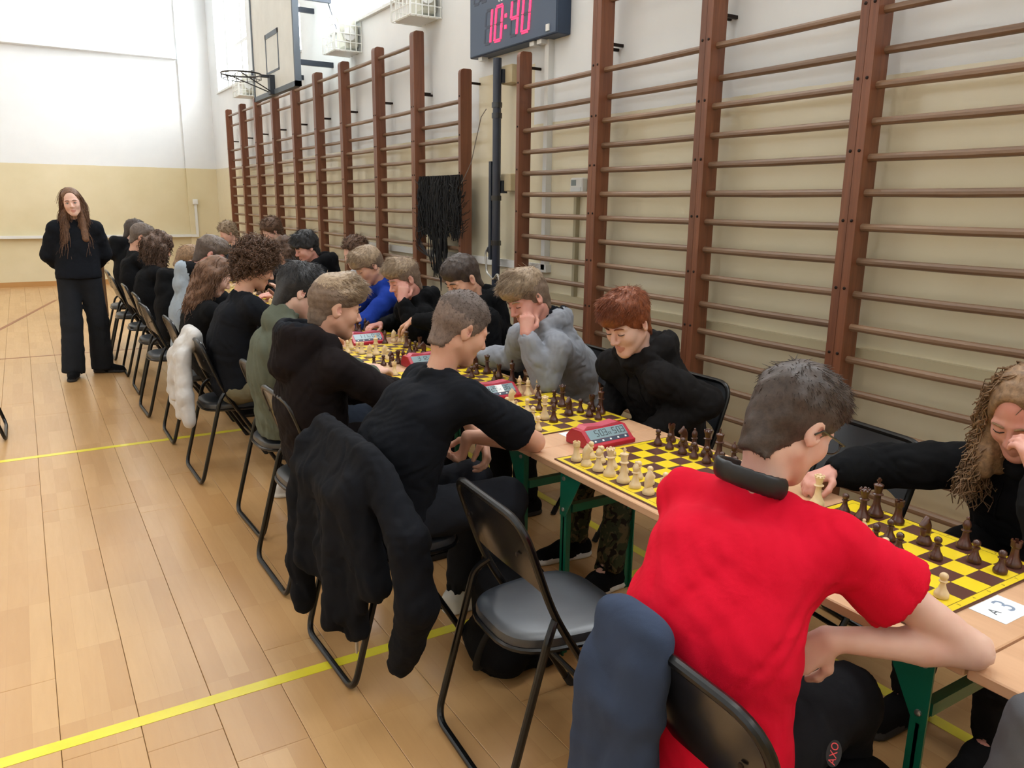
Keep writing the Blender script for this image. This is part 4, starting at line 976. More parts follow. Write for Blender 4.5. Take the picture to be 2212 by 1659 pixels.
    # ---------------- top garment
    if top:
        T = Field(); fit = top.get('fit', .016); tm = 1 if top.get('split') else 0; hem = top.get('hem', .0); long_ = top.get('long', True)
        for k in (-1, 1):
            mt = tm if k == top.get('split') else 0
            T.rc(P0+Lv*k*.055-Uv*hem, mid+Lv*k*.052, .102*build+fit, .092*build+fit, .06, mat=mt); T.rc(mid+Lv*k*.052, C+Lb*k*.06, .092*build+fit, .088*build+fit, .06, mat=mt)
        for s, k in (('L', 1), ('R', -1)):
            e, w_ = AR[s][:2]; mt = tm if k == top.get('split') else 0; S_ = SH[s]
            T.rc(C+Lb*k*.07+Uv*.0, S_-Uv*.012, .07+fit*.7, .045+fit*.6, .03, mat=mt); T.rc(Nb-Uv*.026, S_+Uv*.004, .042+fit*.5, .041+fit*.55, .035, mat=mt)
            if long_:
                T.rc(S_, S_+(e-S_)*.4, .043+fit*.5, .045+fit*.8, .03, mat=mt); T.rc(S_+(e-S_)*.4, e, .045+fit*.8, .042+fit*.9, .02, mat=mt); wr = w_-nz(w_-e)*.012
                T.rc(e, e+(w_-e)*.5, .042+fit*.9, .042+fit*.8, .02, mat=mt); T.rc(e+(w_-e)*.5, wr, .042+fit*.8, .034+fit*.4, .015, mat=mt, cuts=[(wr, nz(w_-e))])
                T.rc(wr-nz(w_-e)*.055, wr-nz(w_-e)*.008, .037+fit*.25, .035+fit*.2, .006, mat=mt)
                T.rc(wr-nz(w_-e)*.03, wr+nz(w_-e)*.05, .027, .027, .004, 's')
            else:
                hm = S_+(e-S_)*top.get('sleeve', .62); dr = nz(e-S_); T.rc(S_, hm+dr*.03, .043+fit*.55, .054+fit*1.25, .03, mat=mt, cuts=[(hm, dr)])
                T.rc(hm-dr*.03, hm+dr*.08, .040+fit*.6, .046+fit*1.05, .004, 's'); T.rc(hm-dr*.002, hm+dr*.07, .09, .09, .003, 'S', cuts=[(hm-dr*.002, -dr)])
        if top.get('hood'):
            nd = nz(H(-.02, 0, -.075)-Nb); back = nz(-f0+Uv*.25); hb = Nb+Uv*.03
            hm_ = 1 if top.get('split') else 0; sc = top.get('hood')
            for k in (-1, 1):
                mk_ = hm_ if k == top.get('split') else 0
                pts = [hb+f0*.07*sc-Uv*.05, hb+f0*.035*sc+hl*k*.07*sc-Uv*.012, hb-f0*.035*sc+hl*k*.08*sc+Uv*.022, hb-f0*.095*sc+hl*k*.045*sc+Uv*.022]
                rr = [.02, .024, .031, .036]
                for i in range(3): T.rc(pts[i], pts[i+1], rr[i]*sc, rr[i+1]*sc, .03, mat=mk_)
                T.rc(pts[3], hb-f0*.105*sc+Uv*.012, .036*sc, .038*sc, .03, mat=mk_); T.rc(pts[3]-Uv*.01, hb-f0*.135*sc-Uv*.10*sc+hl*k*.03, .045*sc, .042*sc, .045, mat=mk_)
                T.rc(pts[2]-Uv*.02, hb-f0*.115*sc-Uv*.08*sc+hl*k*.075*sc, .034*sc, .03*sc, .04, mat=mk_)
            T.rc(Nb+Uv*.0, H(-.02, 0, -.03), .057*hs, .06*hs, .012, 's'); T.ell(hb-f0*.06*sc+Uv*.062*sc, (f0, hl, Uv), A(.05, .052, .034)*sc, .02, 's')
            if top.get('lining') is not None: T.ell(hb-f0*.04+Uv*.045, (f0, hl, Uv), A(.115, .092, .058)*sc, .02, 'p', mat=2)
        else:
            cr = top.get('collar', 0)
            nn = nz(H(-.02, 0, -.075)-Nb)
            if cr: T.rc(Nb-f0*.006-nn*.02, Nb+nn*.04, .074, .066, .02, cuts=[(Nb+nn*.055, nn)])
            T.rc(Nb+nn*.03+f0*.006, Nb+nn*.16, .0565*hs, .0575*hs, .006, 's'); T.plane(Nb+nn*.040, nz(nn-f0*.1)) if not cr else None
        if top.get('paleback'): T.ell(C-Fv*.20-Uv*.05, (Fv, Lv, Uv), A(.175, .5, .6), .02, 'p', mat=1)
        if not standing: T.plane(P0-Uv*(.095), -Uv)
        else: T.plane(P0-Uv*(.02), -Uv)
        mats = [top['mat'], top.get('mat2', top['mat']), top.get('lining') or top['mat']]
        to = put(T.mesh(top['name'], mats, gv, (), wrinkles(seed+3, top.get('wr', .0045), top.get('wsc', 75))), top['name'], top.get('label'))
        if top.get('hood') and q == 1:
            from mathutils.bvhtree import BVHTree
            me = to.data; bv_ = BVHTree.FromPolygons([v_.co for v_ in me.vertices], [tuple(p_.vertices) for p_ in me.polygons])
            for k in (-1, 1):
                pts = []
                for i in range(8):
                    o_ = Nb+Fb*.45+Lb*k*(.03+.004*i)-Uv*(.075+.02*i); h_ = bv_.ray_cast(V(o_-A(pel[0], pel[1], 0)), V(-Fb))
                    if h_[0] is not None: pts.append(h_[0]+V(Fb)*.003)
                if len(pts) > 3: MB().tube(pts, .0032, 6).build('drawstring', top.get('cord') or top['mat'], to)
    # ---------------- trousers
    lm = (low or {}).get('mat') or BLK2(); G = Field(); wd = (low or {}).get('wide', 1.0)
    for k in (-1, 1): G.rc(P0+Lv*k*.05+Uv*.02, P0+Lv*k*.062-Uv*.03, .092*build, .10*build, .04)
    for s in 'LR':
        kn, an, fd = legs[s]; end = an+Uv*(-.01 if not standing else -.045)
        G.rc(HIP[s], kn, .092*build, .074*wd*build, .04); dr = nz(end-kn); G.rc(kn, end, .072*wd*build, .058*wd*build if not standing else .098*build, .025, cuts=[(end, dr)]); G.rc(end-dr*.03, end+dr*.09, .048*wd, .05*wd if not standing else .085, .006, 's')
    if not standing: G.plane(P0-Uv*.107*1.0, A(0, 0, -1)) if False else None
    put(G.mesh('trousers', lm, gv*1.9, (), wrinkles(seed+9, .0045, 75)), 'trousers', (low or {}).get('label'))
    # ---------------- shoes
    shm = shoes or (SHOEB(), plain('sole_dark', (40, 40, 42), .7))
    for s in 'LR':
        kn, an, fd = legs[s]; fd = nz(A(fd[0], fd[1], 0)); S = Field(); b0 = A(an[0], an[1], 0)-fd*.04
        S.rc(b0+Uv*.045, b0+fd*.10+Uv*.045, .043, .046, .03); S.rc(b0+fd*.1+Uv*.042, b0+fd*.215+Uv*.032, .044, .034, .03); S.rc(b0+Uv*.05, A(an[0], an[1], .10), .042, .046, .02)
        S.rc(b0-fd*.0+Uv*.012, b0+fd*.215+Uv*.012, .050, .045, .006, mat=1, sq=(Uv, .5)); S.plane(A(0, 0, .001), -Uv); S.plane(A(0, 0, .115), Uv)
        put(S.mesh('shoe', list(shm), {1: .010, 2: .015, 3: .02}[q]), 'shoe')
    # ---------------- hair
    if hair: make_hair(hair, H, hf, hl, hu, hs, q, put, seed, pel, Nb)
    if glasses:
        mb = MB()
        for k in (-1, 1):
            ring = [H(.104-.02*abs(math.cos(a_))*0, k*.034+.026*math.cos(a_), -.006+.019*math.sin(a_)) for a_ in [2*PI*i/20 for i in range(20)]]
            mb.tube([V(p) for p in ring], .0022, 6, closed=True); mb.tube([V(H(.104, k*.058, 0)), V(H(.095, k*.076, .002)), V(H(.0, k*.086, .004)), V(H(-.02, k*.086, -.012))], .0022, 6)
        mb.tube([V(H(.104, -.009, -.002)), V(H(.108, 0, .002)), V(H(.104, .009, -.002))], .002, 6); mb.v = [(x-pel[0], y-pel[1], z) for x, y, z in mb.v]; mb.build('glasses', M['black_metal'], root)
    if extra: extra(root, H, Nb, f0, hl, put)
    return root

def make_hair(hr, H, hf, hl, hu, hs, q, put, seed, pel, Nb):
    st = hr['style']; t = hr.get('t', .012); Uv = A(0, 0, 1); ax = (hf, hl, hu); mt = HR[hr['mat']]
    F_ = Field(); fr, fu = hr.get('line', (.09, .064))[:2]; sf, su = hr.get('temple', (.012, -.03))
    e = A(fr-sf, fu-su); nn = A(-e[1], e[0])/np.linalg.norm(e); pn = -(hf*nn[0]+hu*nn[1]); p0 = H(fr, 0, fu)      # front cut: forehead to sideburn
    nape = hr.get('nape', -.10); cutb = [(H(-.014, 0, -.012), nz(hf*.84-hu*.54)), (H(0, 0, nape), -hu)]                                  # back region: behind the ears down to the nape
    cen = H(-.012+hr.get('df', 0), 0, .035+hr.get('du', t*.3)); rad = A(.0995+t*.7, .0775+t*hr.get('ts', .45), .0895+t*.75)*hs
    F_.ell(cen, ax, rad, .01, cuts=[(p0, pn)]); F_.ell(cen, ax, rad, .01, cuts=cutb)
    F_.rc(H(-.048, 0, .0), H(-.052, 0, nape+.01), (.06+t*.5)*hs, (.0475+t*.15)*hs, .012, cuts=cutb)
    if hr.get('quiff'): F_.rc(H(.03, .025, .115+t), H(.098, .02, .082), .03*hs, .022*hs, .03); F_.rc(H(.03, -.025, .115+t), H(.098, -.02, .082), .03*hs, .022*hs, .03)
    if hr.get('fringe'):
        for k in (-2, -1, 0, 1, 2): F_.rc(H(.06, .02*k, .11), H(.104-.006*abs(k), .024*k, .05-.03*hr['fringe']), .02*hs, .013*hs, .02)
    if hr.get('top'): F_.ell(H(.012, 0, .07), ax, (A(.092, .07, .058)+hr['top'])*hs, .02)
    down = hr.get('down', 0)
    if down:
        for k in (-1, 1):
            for w_, f_ in ((.07, -.02), (.05, -.07), (.015, -.092)):
                a = H(f_, w_*k, .0); b = a-Uv*down*(1 if f_ < -.03 else hr.get('side', .8))+hf*hr.get('fwd', 0)+hl*k*.012; F_.rc(a, b, (hr.get('r0', .034)+t)*hs, hr.get('endr', .03), .03)
        F_.ell(H(-.035, 0, -.02), ax, (A(.075, .083, .09)+t)*hs, .02)
        F_.ell(H(.09, 0, -.012), ax, A(.09, .062, .104)*hs, .01, 's'); F_.rc(H(.11, 0, -.02), H(.12, 0, -.25), .058*hs, .05*hs, .01, 's')
        if hr.get('locks'):
            for a, b in hr['locks']: F_.rc(a, b, .03, .022, .02)
    cl = hr.get('curl', 0)
    r = np.random.RandomState(seed+50); N3 = [nz(r.randn(3)) for _ in range(5)]; ph = r.rand(5)*6.28
    def bumpy(p):
        s = hr.get('bs', 90); a = np.sin(p@N3[0]*s+ph[0])*np.sin(p@N3[1]*s+ph[1])*np.sin(p@N3[2]*s*.9+ph[2]); b = np.sin(p@N3[3]*s*.45+ph[3])*np.sin(p@N3[4]*s*.5+ph[4]); return hr.get('ba', .003)*(1.4*a+b)
    hv = {1: .007, 2: .0095, 3: .014}[q]
    me = F_.mesh('hair', mt, hv, (), bumpy); vs, ns = mesh_np(me)
    n = int({1: 2500, 2: 1000, 3: 450}[q]*hr.get('n', 1)); L = hr.get('len', .026)
    crown = H(-.05, 0, .12); head_ = H(0, 0, 0)
    def flow(p, nn_):
        if st == 'curly': d = np.zeros_like(p); d[:, 2] = -.3; return d
        if st == 'long':
            lat = ((p-head_)@hl); d = -hu[None]*1.0+(np.tanh(lat*60)[:, None])*hl[None]*.7-hf[None]*.25; d = d-nn_*(d*nn_).sum(1)[:, None]; return d/(np.linalg.norm(d, axis=1)[:, None]+1e-6)
        d = p-crown; d = d-nn_*(d*nn_).sum(1)[:, None]; d /= np.linalg.norm(d, axis=1)[:, None]+1e-6
        return d*.75+hf[None]*hr.get('fw', .35)-hu[None]*.15
    P = dict(width={1: .0014, 2: .0024, 3: .0038}[q]*hr.get('w', 1), segs=2, lift=.35, rnd=.22, seed=seed+1)
    if st == 'buzz': P.update(lift=.9, segs=1, rnd=.3); L = .007
    if st == 'curly': P.update(lift=1.0, segs=8 if q == 1 else 5, curl=hr.get('turns', 1.6), curlr=hr.get('cr', .008), rnd=.6); 
    if st == 'long': P.update(lift=.12, segs=5, rnd=.1, grav=1.6, curl=hr.get('turns', 0), curlr=hr.get('cr', .006), taper=.5)
    q_ = vs-H(0, 0, 0); above = (((vs-p0)@(-pn) > .003*hs) | (((q_@hf+.018*hs)*.84-(q_@hu+.012*hs)*.54 < 0) & (q_@hu > (nape+.006)*hs))) if not down else None
    if down:
        q_ = vs-head_; above = ~(((q_@hf > .035*hs) & (q_@hu < .085*hs) & (np.abs(q_@hl) < .07*hs)) | ((q_@hf > .015*hs) & (np.abs(q_@hl) < .058*hs)))
    def flow_len(p): return 1.0 if st in ('long', 'curly', 'buzz') else (.22+.78*np.clip((p-head_)@hu/(.085*hs), 0, 1)**1.3)
    V_, Q_ = strands('hair', vs, ns, mt, n, L, flow, mask=above, lenf=flow_len, **P)
    vs0 = vs; f0 = np.empty(len(me.polygons)*4, np.int32); me.polygons.foreach_get('vertices', f0) if False else None
    li = np.empty(len(me.loops), np.int32); me.loops.foreach_get('vertex_index', li); fs0 = li.reshape(-1, 4)
    mats_, fm_ = [mt], None
    if hr.get('fade'):
        mats_ = [mt, HR[hr['fade']]]; thr = hr.get('fz', .045)*hs; cu_ = (vs0[fs0].mean(1)-head_)@hu+.25*((vs0[fs0].mean(1)-head_)@hf); ru = np.repeat((V_.reshape(-1, (P['segs']+1)*3, 3)[:, 0]-head_)@hu+.25*((V_.reshape(-1, (P['segs']+1)*3, 3)[:, 0]-head_)@hf), P['segs']*3)
        rj = np.random.RandomState(seed); fc_ = vs0[fs0].mean(1); jit = .007*np.sin(fc_@N3[0]*260)*np.sin(fc_@N3[1]*230)+rj.randn(len(fs0))*.004; js = np.repeat(rj.randn(len(V_)//((P['segs']+1)*3))*.013, P['segs']*3)
        fm_ = np.concatenate([cu_+jit < thr, ru+js < thr]).astype(np.int32)
    out = np_mesh('hair', np.concatenate([vs0, V_]), np.concatenate([fs0, Q_+len(vs0)]), mats_, fm_); bpy.data.meshes.remove(me)
    put(out, 'hair', hr.get('label'))
# ================================================================ CAST
U_ = A(0, 0, 1)
WSH = (mottled('white_trainer', (206, 206, 204), (222, 222, 220), 20, .5), plain('white_sole', (226, 226, 222), .5))
hoodie = lambda mat, **k: dict(dict(name='hooded_sweatshirt', mat=mat, fit=.024, hood=1.0, wr=.0048, wsc=80), **k)
tee = lambda mat, **k: dict(dict(name='t_shirt', mat=mat, fit=.014, long=False, wr=.0042, wsc=70), **k)
CAM = None
t = NT('camouflage_cloth'); v = t.coord('Object'); f1 = t.noise(v, 16, 2, .5, 1.5); f2 = t.noise(v, 23, 2, .5, 1.0)
c = t.mix(t.ramp(f1, [(.46, lin((92, 80, 56))), (.48, lin((58, 62, 42)))]), lin((38, 30, 24)), t.math('GREATER_THAN', f2, .57)); t.set(color=c, rough=.9, spec=.2); CAM = t.m
RED = fab('red', (206, 12, 42), c2=(216, 18, 50)); NAVYB = fab('navy_black', (20, 23, 29)); BRBL = fab('brown_black', (26, 21, 22)); OLIVE = fab('olive_green', (92, 98, 86)); GREYH = fab('grey_marl', (142, 147, 156)); BLUEH = fab('royal_blue', (30, 58, 148))
PALEB = fab('pale_blue_grey', (150, 162, 174)); KHAKI = fab('khaki', (112, 106, 84)); JEANS = fab('dark_jeans', (52, 60, 74)); FADE = fab('faded_black', (28, 27, 28)); DGREY = fab('charcoal', (50, 52, 56))

def neckband(root, H, Nb, f0, hl, put):
    b = Field(); pts = [Nb+f0*.06*math.cos(a)-f0*.012+hl*.074*math.sin(a)+U_*(.038-.02*math.cos(a)) for a in np.linspace(.9, 2*PI-.9, 15)]
    for p, q in zip(pts[:-1], pts[1:]): b.rc(p, q, .02, .02, .006, sq=(nz(np.cross(U_, q-p)), .35))
    put(b.mesh('neckband', plain('black_band', (22, 24, 28), .45), .005), 'neckband', 'black padded band around the neck')
def red_extra(root, H, Nb, f0, hl, put):
    neckband(root, H, Nb, f0, hl, put)
    c = V((1.165, .745, .645)); n = (V((0, 0, 1.62))-c).normalized(); ux = (V((.12, 0, 1))-n*V((.12, 0, 1)).dot(n)).normalized(); uy = n.cross(ux); c0_ = c-V((root.location.x, root.location.y, 0))
    Mx = Matrix(((ux.x, uy.x, n.x, c0_.x), (ux.y, uy.y, n.y, c0_.y), (ux.z, uy.z, n.z, c0_.z), (0, 0, 0, 1)))
    mb = MB(); mb.prism([(.024*math.cos(a), .013*math.sin(a)) for a in [2*PI*k/20 for k in range(20)]], -.012, .0, 'z', M=Mx); o = mb.build('label_patch', plain('black_patch', (16, 16, 18), .6), root); o['label'] = 'black oval patch with red letters AXO'
    text_mesh('patch_letters', 'AXO', .018, plain('red_patch_ink', (214, 70, 74), .6), root, Mx @ Matrix.Translation((0, 0, .0006)), .0006)
# ---- near row, from the camera outwards
person('boy in a red T-shirt with glasses, seated nearest the camera', .2, (1.05, .965), (1.345, 1.045, 1.175), -.28, .5, 0, .95,
       {'R': ((1.515, .70, .770), (1.30, .865, .775), (-.5, .45, -.55), (.3, .7, -.5), .55), 'L': ((1.45, 1.30, .785), (1.60, 1.16, .785), (.6, -.6, 0), (0, 0, -1), .4)},
       skin='pale', hair=dict(style='short', mat='dark', t=.010, len=.020, fw=.5, top=.012, n=2.2, line=(.086, .05)), top=tee(RED, fit=.026, wr=.0045, sleeve=.47, wsc=58), low=dict(mat=fab('trouser_black', (22, 22, 25))), glasses=True, extra=red_extra, seed=1, hunch=.06, sh_w=.185)
person('boy with cropped hair in a black T-shirt, elbow on the table', .05, (1.02, 2.44), (1.27, 2.39, 1.195), -.12, .42, 0, .97,
       {'R': ((1.515, 2.285, .772), (1.33, 2.455, .775), (-.15, .25, -.9), (-.8, .3, 0), .95), 'L': ((1.45, 2.68, .785), (1.42, 2.5, .74), (-.1, -.5, -.6), (-.5, 0, -.5), .6)},
       skin='mid', hair=dict(style='buzz', mat='buzz', t=.008, n=2.4, line=(.09, .062), nape=-.088, fade='fadeskin', fz=.03), top=tee(NAVYB, fit=.022, sleeve=.74, wr=.0042), low=dict(mat=fab('trouser_navy', (32, 34, 40)), wide=1.1), shoes=WSH, seed=2, hunch=.05)
person('fair-haired boy in a dark brown hooded sweatshirt', .0, (.99, 3.2), (1.07, 3.12, 1.195), -.08, .22, 0, 1.0,
       {'R': ((1.27, 2.97, .80), (1.5, 3.08, .785), (.9, .3, 0), (0, 0, -1), .4)}, skin='mid',
       hair=dict(style='short', mat='fair', t=.006, len=.030, quiff=True, top=.010, fw=.9, n=2.0, line=(.092, .066), nape=-.085, fade='sidefair', fz=.062), top=hoodie(BRBL, lining=NAVYB, hood=1.1, fit=.03), low=dict(mat=BRBL), seed=3)
person('black-haired boy in an olive green shirt', .0, (1.03, 3.84), (1.09, 3.68, 1.205), .0, .42, 0, .98, None, skin='pale',
       hair=dict(style='short', mat='black', t=.013, len=.034, fw=.3, top=.008, n=1.8, line=(.09, .04), nape=-.11), top=dict(name='shirt', mat=OLIVE, fit=.022, collar=1, wr=.006, wsc=60, hem=.06), low=dict(mat=JEANS), shoes=WSH, seed=4, ndrop=-.025,
       legs={'L': ((1.43, 3.98, .53), (1.28, 4.0, .09), (1, 0, 0)), 'R': ((1.43, 3.74, .53), (1.12, 4.2, .09), (.95, -.3, 0))})
person('curly-haired boy in a black T-shirt, hand at his mouth', .0, (.98, 4.73), (1.13, 4.65, 1.25), -.05, .38, 0, 1.0,
       {'R': ((1.32, 4.45, .80), (1.52, 4.62, .79), (.8, .4, 0), (0, 0, -1), .4), 'L': ((1.46, 4.93, .785), (1.33, 4.85, 1.0), (-.25, -.12, .9), (-.9, -.2, -.1), .35)}, skin='mid',
       hair=dict(style='curly', mat='brown', t=.024, len=.05, ba=.007, bs=95, n=.55, turns=2.0, cr=.011, line=(.1, .045), nape=-.085, w=3.2), top=tee(NAVYB, fit=.02, sleeve=.7), low=dict(mat=KHAKI, wide=1.15), seed=5, q=1)
person('long-haired player in black, hair falling behind the curly-haired boy', .0, (.98, 5.42), (1.04, 5.33, 1.14), -.1, .55, 0, .95, None, girl=True,
       hair=dict(style='long', mat='chest', t=.012, down=.27, side=.9, fwd=-.12, turns=1.5, len=.09, ba=.004, n=1.4), top=dict(name='sweater', mat=BLK(), fit=.018), seed=6, q=2)
person('boy in a hooded sweatshirt, half pale grey and half black', .0, (.98, 6.14), (1.16, 6.08, 1.235), -.05, .45, 0, 1.0, None, skin='rosy',
       hair=dict(style='short', mat='ash', t=.008, len=.02, top=.008, fade='sidedark', fz=.04), top=hoodie(BLK(), paleback=1, mat2=PALEB, hood=1.0), low=dict(mat=fab('pale_grey_trousers', (150, 154, 158))), seed=7, q=2)
person('brown-haired player bent low between the two hooded boys', .0, (1.0, 6.95), (1.15, 6.93, 1.12), 0, .6, 0, .98, None, hair=dict(style='short', mat='lightbrown', t=.016, len=.035), top=hoodie(BLK()), seed=8, q=3)
person('player with long curly brown hair seen from behind', .0, (.96, 7.75), (1.05, 7.8, 1.19), .1, .4, 0, 1.0, None, girl=True,
       hair=dict(style='long', mat='redchest', t=.026, down=.22, side=1, turns=2, cr=.012, len=.08, ba=.009, bs=85, n=1.3, w=1.8), top=dict(name='sweater', mat=BLK(), fit=.018), low=dict(mat=DGREY), seed=9, q=2)
person('short-haired boy in a black T-shirt next to the standing girl', .0, (.95, 8.72), (1.03, 8.84, 1.245), -.1, .35, 0, 1.0, {'R': ((1.16, 8.55, .83), (1.42, 8.7, .79), (1, .2, 0), (0, 0, -1), .4)}, skin='mid',
       hair=dict(style='short', mat='ash', t=.008, len=.022, top=.008), top=tee(BLK(), fit=.02), seed=10, q=2)
person('boy in a black hooded sweatshirt at the far end of the near row', .0, (.97, 9.55), (1.06, 9.62, 1.265), 0, .35, 0, 1.0, None, hair=dict(style='short', mat='dark', t=.01), top=hoodie(BLK(), hood=1.2), seed=11, q=3)
# ---- wall side, from the camera outwards
person('girl with light brown curls in a black hooded sweatshirt', PI, (2.66, 1.10), (2.34, 1.05, 1.065), .12, .5, 0, 1.0,
       {'R': ((2.31, 1.43, .80), (2.115, 1.475, .80), (-.9, .12, -.12), (.1, 0, -1), .55), 'L': ((2.17, .84, .785), (2.20, .93, .945), (-.1, .35, .85), (.2, .9, .2), .8)}, skin='rosy', girl=True,
       hair=dict(style='long', mat='lightbrown', t=.010, down=.19, side=.95, fwd=.03, turns=2.6, cr=.011, len=.11, ba=.004, bs=95, n=1.2, w=2.4, endr=.03, r0=.028), top=hoodie(BLK(), hood=1.05, fit=.032), seed=12, sh_w=.17)
person('red-haired boy in a black hooded sweatshirt and camouflage trousers', PI, (2.5, 2.62), (2.15, 2.55, 1.135), .2, .42, .05, 1.06,
       {'L': ((2.42, 2.33, .80), (2.2, 2.47, .645), (-.6, .3, -.3), (0, 0, -1), .4), 'R': ((2.43, 2.88, .80), (2.2, 2.74, .645), (-.7, -.3, -.3), (0, 0, -1), .4)}, skin='pale',
       hair=dict(style='short', mat='ginger', t=.014, len=.030, fringe=.05, top=.010, n=2.2, fw=.6, line=(.09, .056), w=1.2), top=hoodie(FADE, hood=1.15, fit=.032), low=dict(mat=CAM, label='camouflage trousers'), shoes=(SHOEB(), WSH[1]), seed=13, hunch=.05,
       legs={'L': ((2.12, 2.47, .535), (2.0, 2.42, .09), (-1, -.1, 0)), 'R': ((2.12, 2.77, .535), (2.06, 2.75, .09), (-1, .1, 0))})
person('fair-haired boy in a grey hooded sweatshirt, cheek on his fist', PI, (2.5, 3.42), (2.06, 3.2, 1.175), .1, .42, .12, 1.04,
       {'L': ((2.085, 3.06, .785), (1.985, 3.085, 1.015), (.12, .12, .85), (.4, .9, 0), 1.35), 'R': ((2.2, 3.52, .80), (2.06, 3.70, .80), (-.5, .7, 0), (0, 0, -1), .4)}, skin='rosy',
       hair=dict(style='short', mat='fair', t=.012, len=.034, quiff=True, top=.014, n=2.0, fw=.8, fade='sidefair', fz=.05), top=hoodie(GREYH, lining=NAVYB, fit=.026, wr=.0055, wsc=85, cord=NAVYB), seed=14, hunch=.06)
person('dark-haired boy in a black hooded sweatshirt, reaching for the far clock', PI, (2.5, 4.2), (2.12, 3.98, 1.2), .1, .5, 0, 1.04,
       {'R': ((2.26, 4.33, .88), (2.04, 4.485, .895), (-.55, .55, -.45), (-.25, .3, -.9), .45), 'L': ((2.22, 3.82, .785), (2.02, 3.9, .785), (-.8, .3, 0), (0, 0, -1), .4)}, skin='mid',
       hair=dict(style='short', mat='dark', t=.006, len=.014, top=.006, n=1.8), top=hoodie(BLK(), hood=1.1), seed=15)
person('fair-haired boy in black propping his cheek on a fist', PI, (2.5, 5.0), (2.11, 4.78, 1.125), .05, .32, .1, 1.04,
       {'L': ((2.13, 4.62, .785), (2.045, 4.67, 1.0), (.2, .15, .8), (.3, .9, .1), .8), 'R': ((2.25, 5.12, .785), (2.05, 5.05, .79), (-.8, -.3, 0), (0, 0, -1), .4)}, skin='rosy',
       hair=dict(style='short', mat='fair', t=.010, len=.030, quiff=True, top=.010, n=1.4, fade='sidefair', fz=.055), top=hoodie(BLK(), hood=1.0), seed=16, q=1)
person('fair-haired boy in a bright blue hooded sweatshirt', PI, (2.5, 5.7), (2.12, 5.43, 1.17), .05, .5, 0, 1.04, None, skin='mid',
       hair=dict(style='short', mat='fair', t=.012, len=.036, fringe=.3, top=.012, n=1.4, fw=.8, fade='sidefair', fz=.02), top=hoodie(BLUEH, hood=1.0), seed=17, q=2)
person('brown-haired boy in pale grey, half hidden behind the blue hoodie', PI, (2.62, 6.5), (2.34, 6.28, 1.21), .1, .3, 0, 1.0, None, hair=dict(style='curly', mat='brown', t=.014, len=.025), top=dict(name='sweater', mat=fab('light_grey', (170, 174, 180)), fit=.02), seed=18, q=3)
person('boy with wavy dark hair in a black hooded sweatshirt by the wall bars', PI, (2.5, 7.35), (2.18, 7.1, 1.21), .1, .35, 0, 1.04, None, skin='rosy', hair=dict(style='short', mat='black', t=.022, len=.045, fringe=.2, ba=.006), top=hoodie(BLK(), hood=1.25), seed=19, q=2)
def chest_print(root, H, Nb, f0, hl, put):
    th = math.atan2(f0[1], f0[0]); c = Nb+f0*.145-U_*.20
    Mx = Matrix.Translation(V(c-A(root.location[0], root.location[1], 0))) @ Matrix.Rotation(th+PI/2, 4, 'Z') @ Matrix.Rotation(PI/2-.1, 4, 'X')
    text_mesh('printed_letter', 'A', .085, plain('red_print', (196, 46, 60), .7), root, Mx, .012)
person('player with long dark curls and a red letter on a black sweater', PI, (2.5, 8.1), (2.2, 7.87, 1.135), .0, .45, 0, 1.0, {'L': ((2.2, 7.72, .79), (1.95, 7.75, .82), (-.9, .1, .1), (0, 0, -1), .5)}, girl=True, hair=dict(style='long', mat='redchest', t=.02, down=.2, side=1, turns=1.5, len=.08, ba=.007, bs=70), top=dict(name='sweater', mat=BLK(), fit=.02), extra=chest_print, seed=20, q=2)
person('tall brown-haired player far along the wall side', PI, (2.55, 8.9), (2.28, 8.6, 1.30), .0, .5, 0, 1.0, None, hair=dict(style='curly', mat='brown', t=.02, len=.03), top=dict(name='sweater', mat=DGREY, fit=.02), seed=21, q=3)
person('blond curly player at the far end of the wall side', PI, (2.5, 10.4), (2.2, 10.36, 1.22), .0, .4, 0, 1.0, None, hair=dict(style='curly', mat='fair', t=.018, len=.03), top=dict(name='sweater', mat=DGREY, fit=.02), seed=22, q=3)
# ---- standing girl
person('standing girl with long brown hair, black sweatshirt and wide black trousers', -1.63, (.40, 8.16), (.405, 8.10, 1.585), -.05, .08, .12, .95,
       {'L': ((.625, 8.22, 1.12), (.52, 8.34, .98), (-.7, .2, -.5), (0, 1, 0), .5), 'R': ((.185, 8.22, 1.12), (.30, 8.35, .98), (.7, .2, -.5), (0, 1, 0), .5)}, skin='pale', girl=True,
       hair=dict(style='long', mat='chest', t=.005, r0=.026, down=.24, side=1.4, fwd=.035, turns=.6, len=.12, ba=.002, n=2.2, w=1.2, endr=.03), top=dict(name='sweatshirt', mat=NAVYB, fit=.03, wr=.005, wsc=70), low=dict(mat=fab('faded_black_trousers', (34, 37, 42)), wide=1.2), standing=True, seed=23, q=2,
       legs={'L': ((.52, 8.2, .5), (.52, 8.27, .09), (.85, -.45, 0)), 'R': ((.30, 8.13, .5), (.27, 8.12, .09), (-.15, -1, 0))}, group='standing onlooker', sh_w=.165, sh_z=-.022)
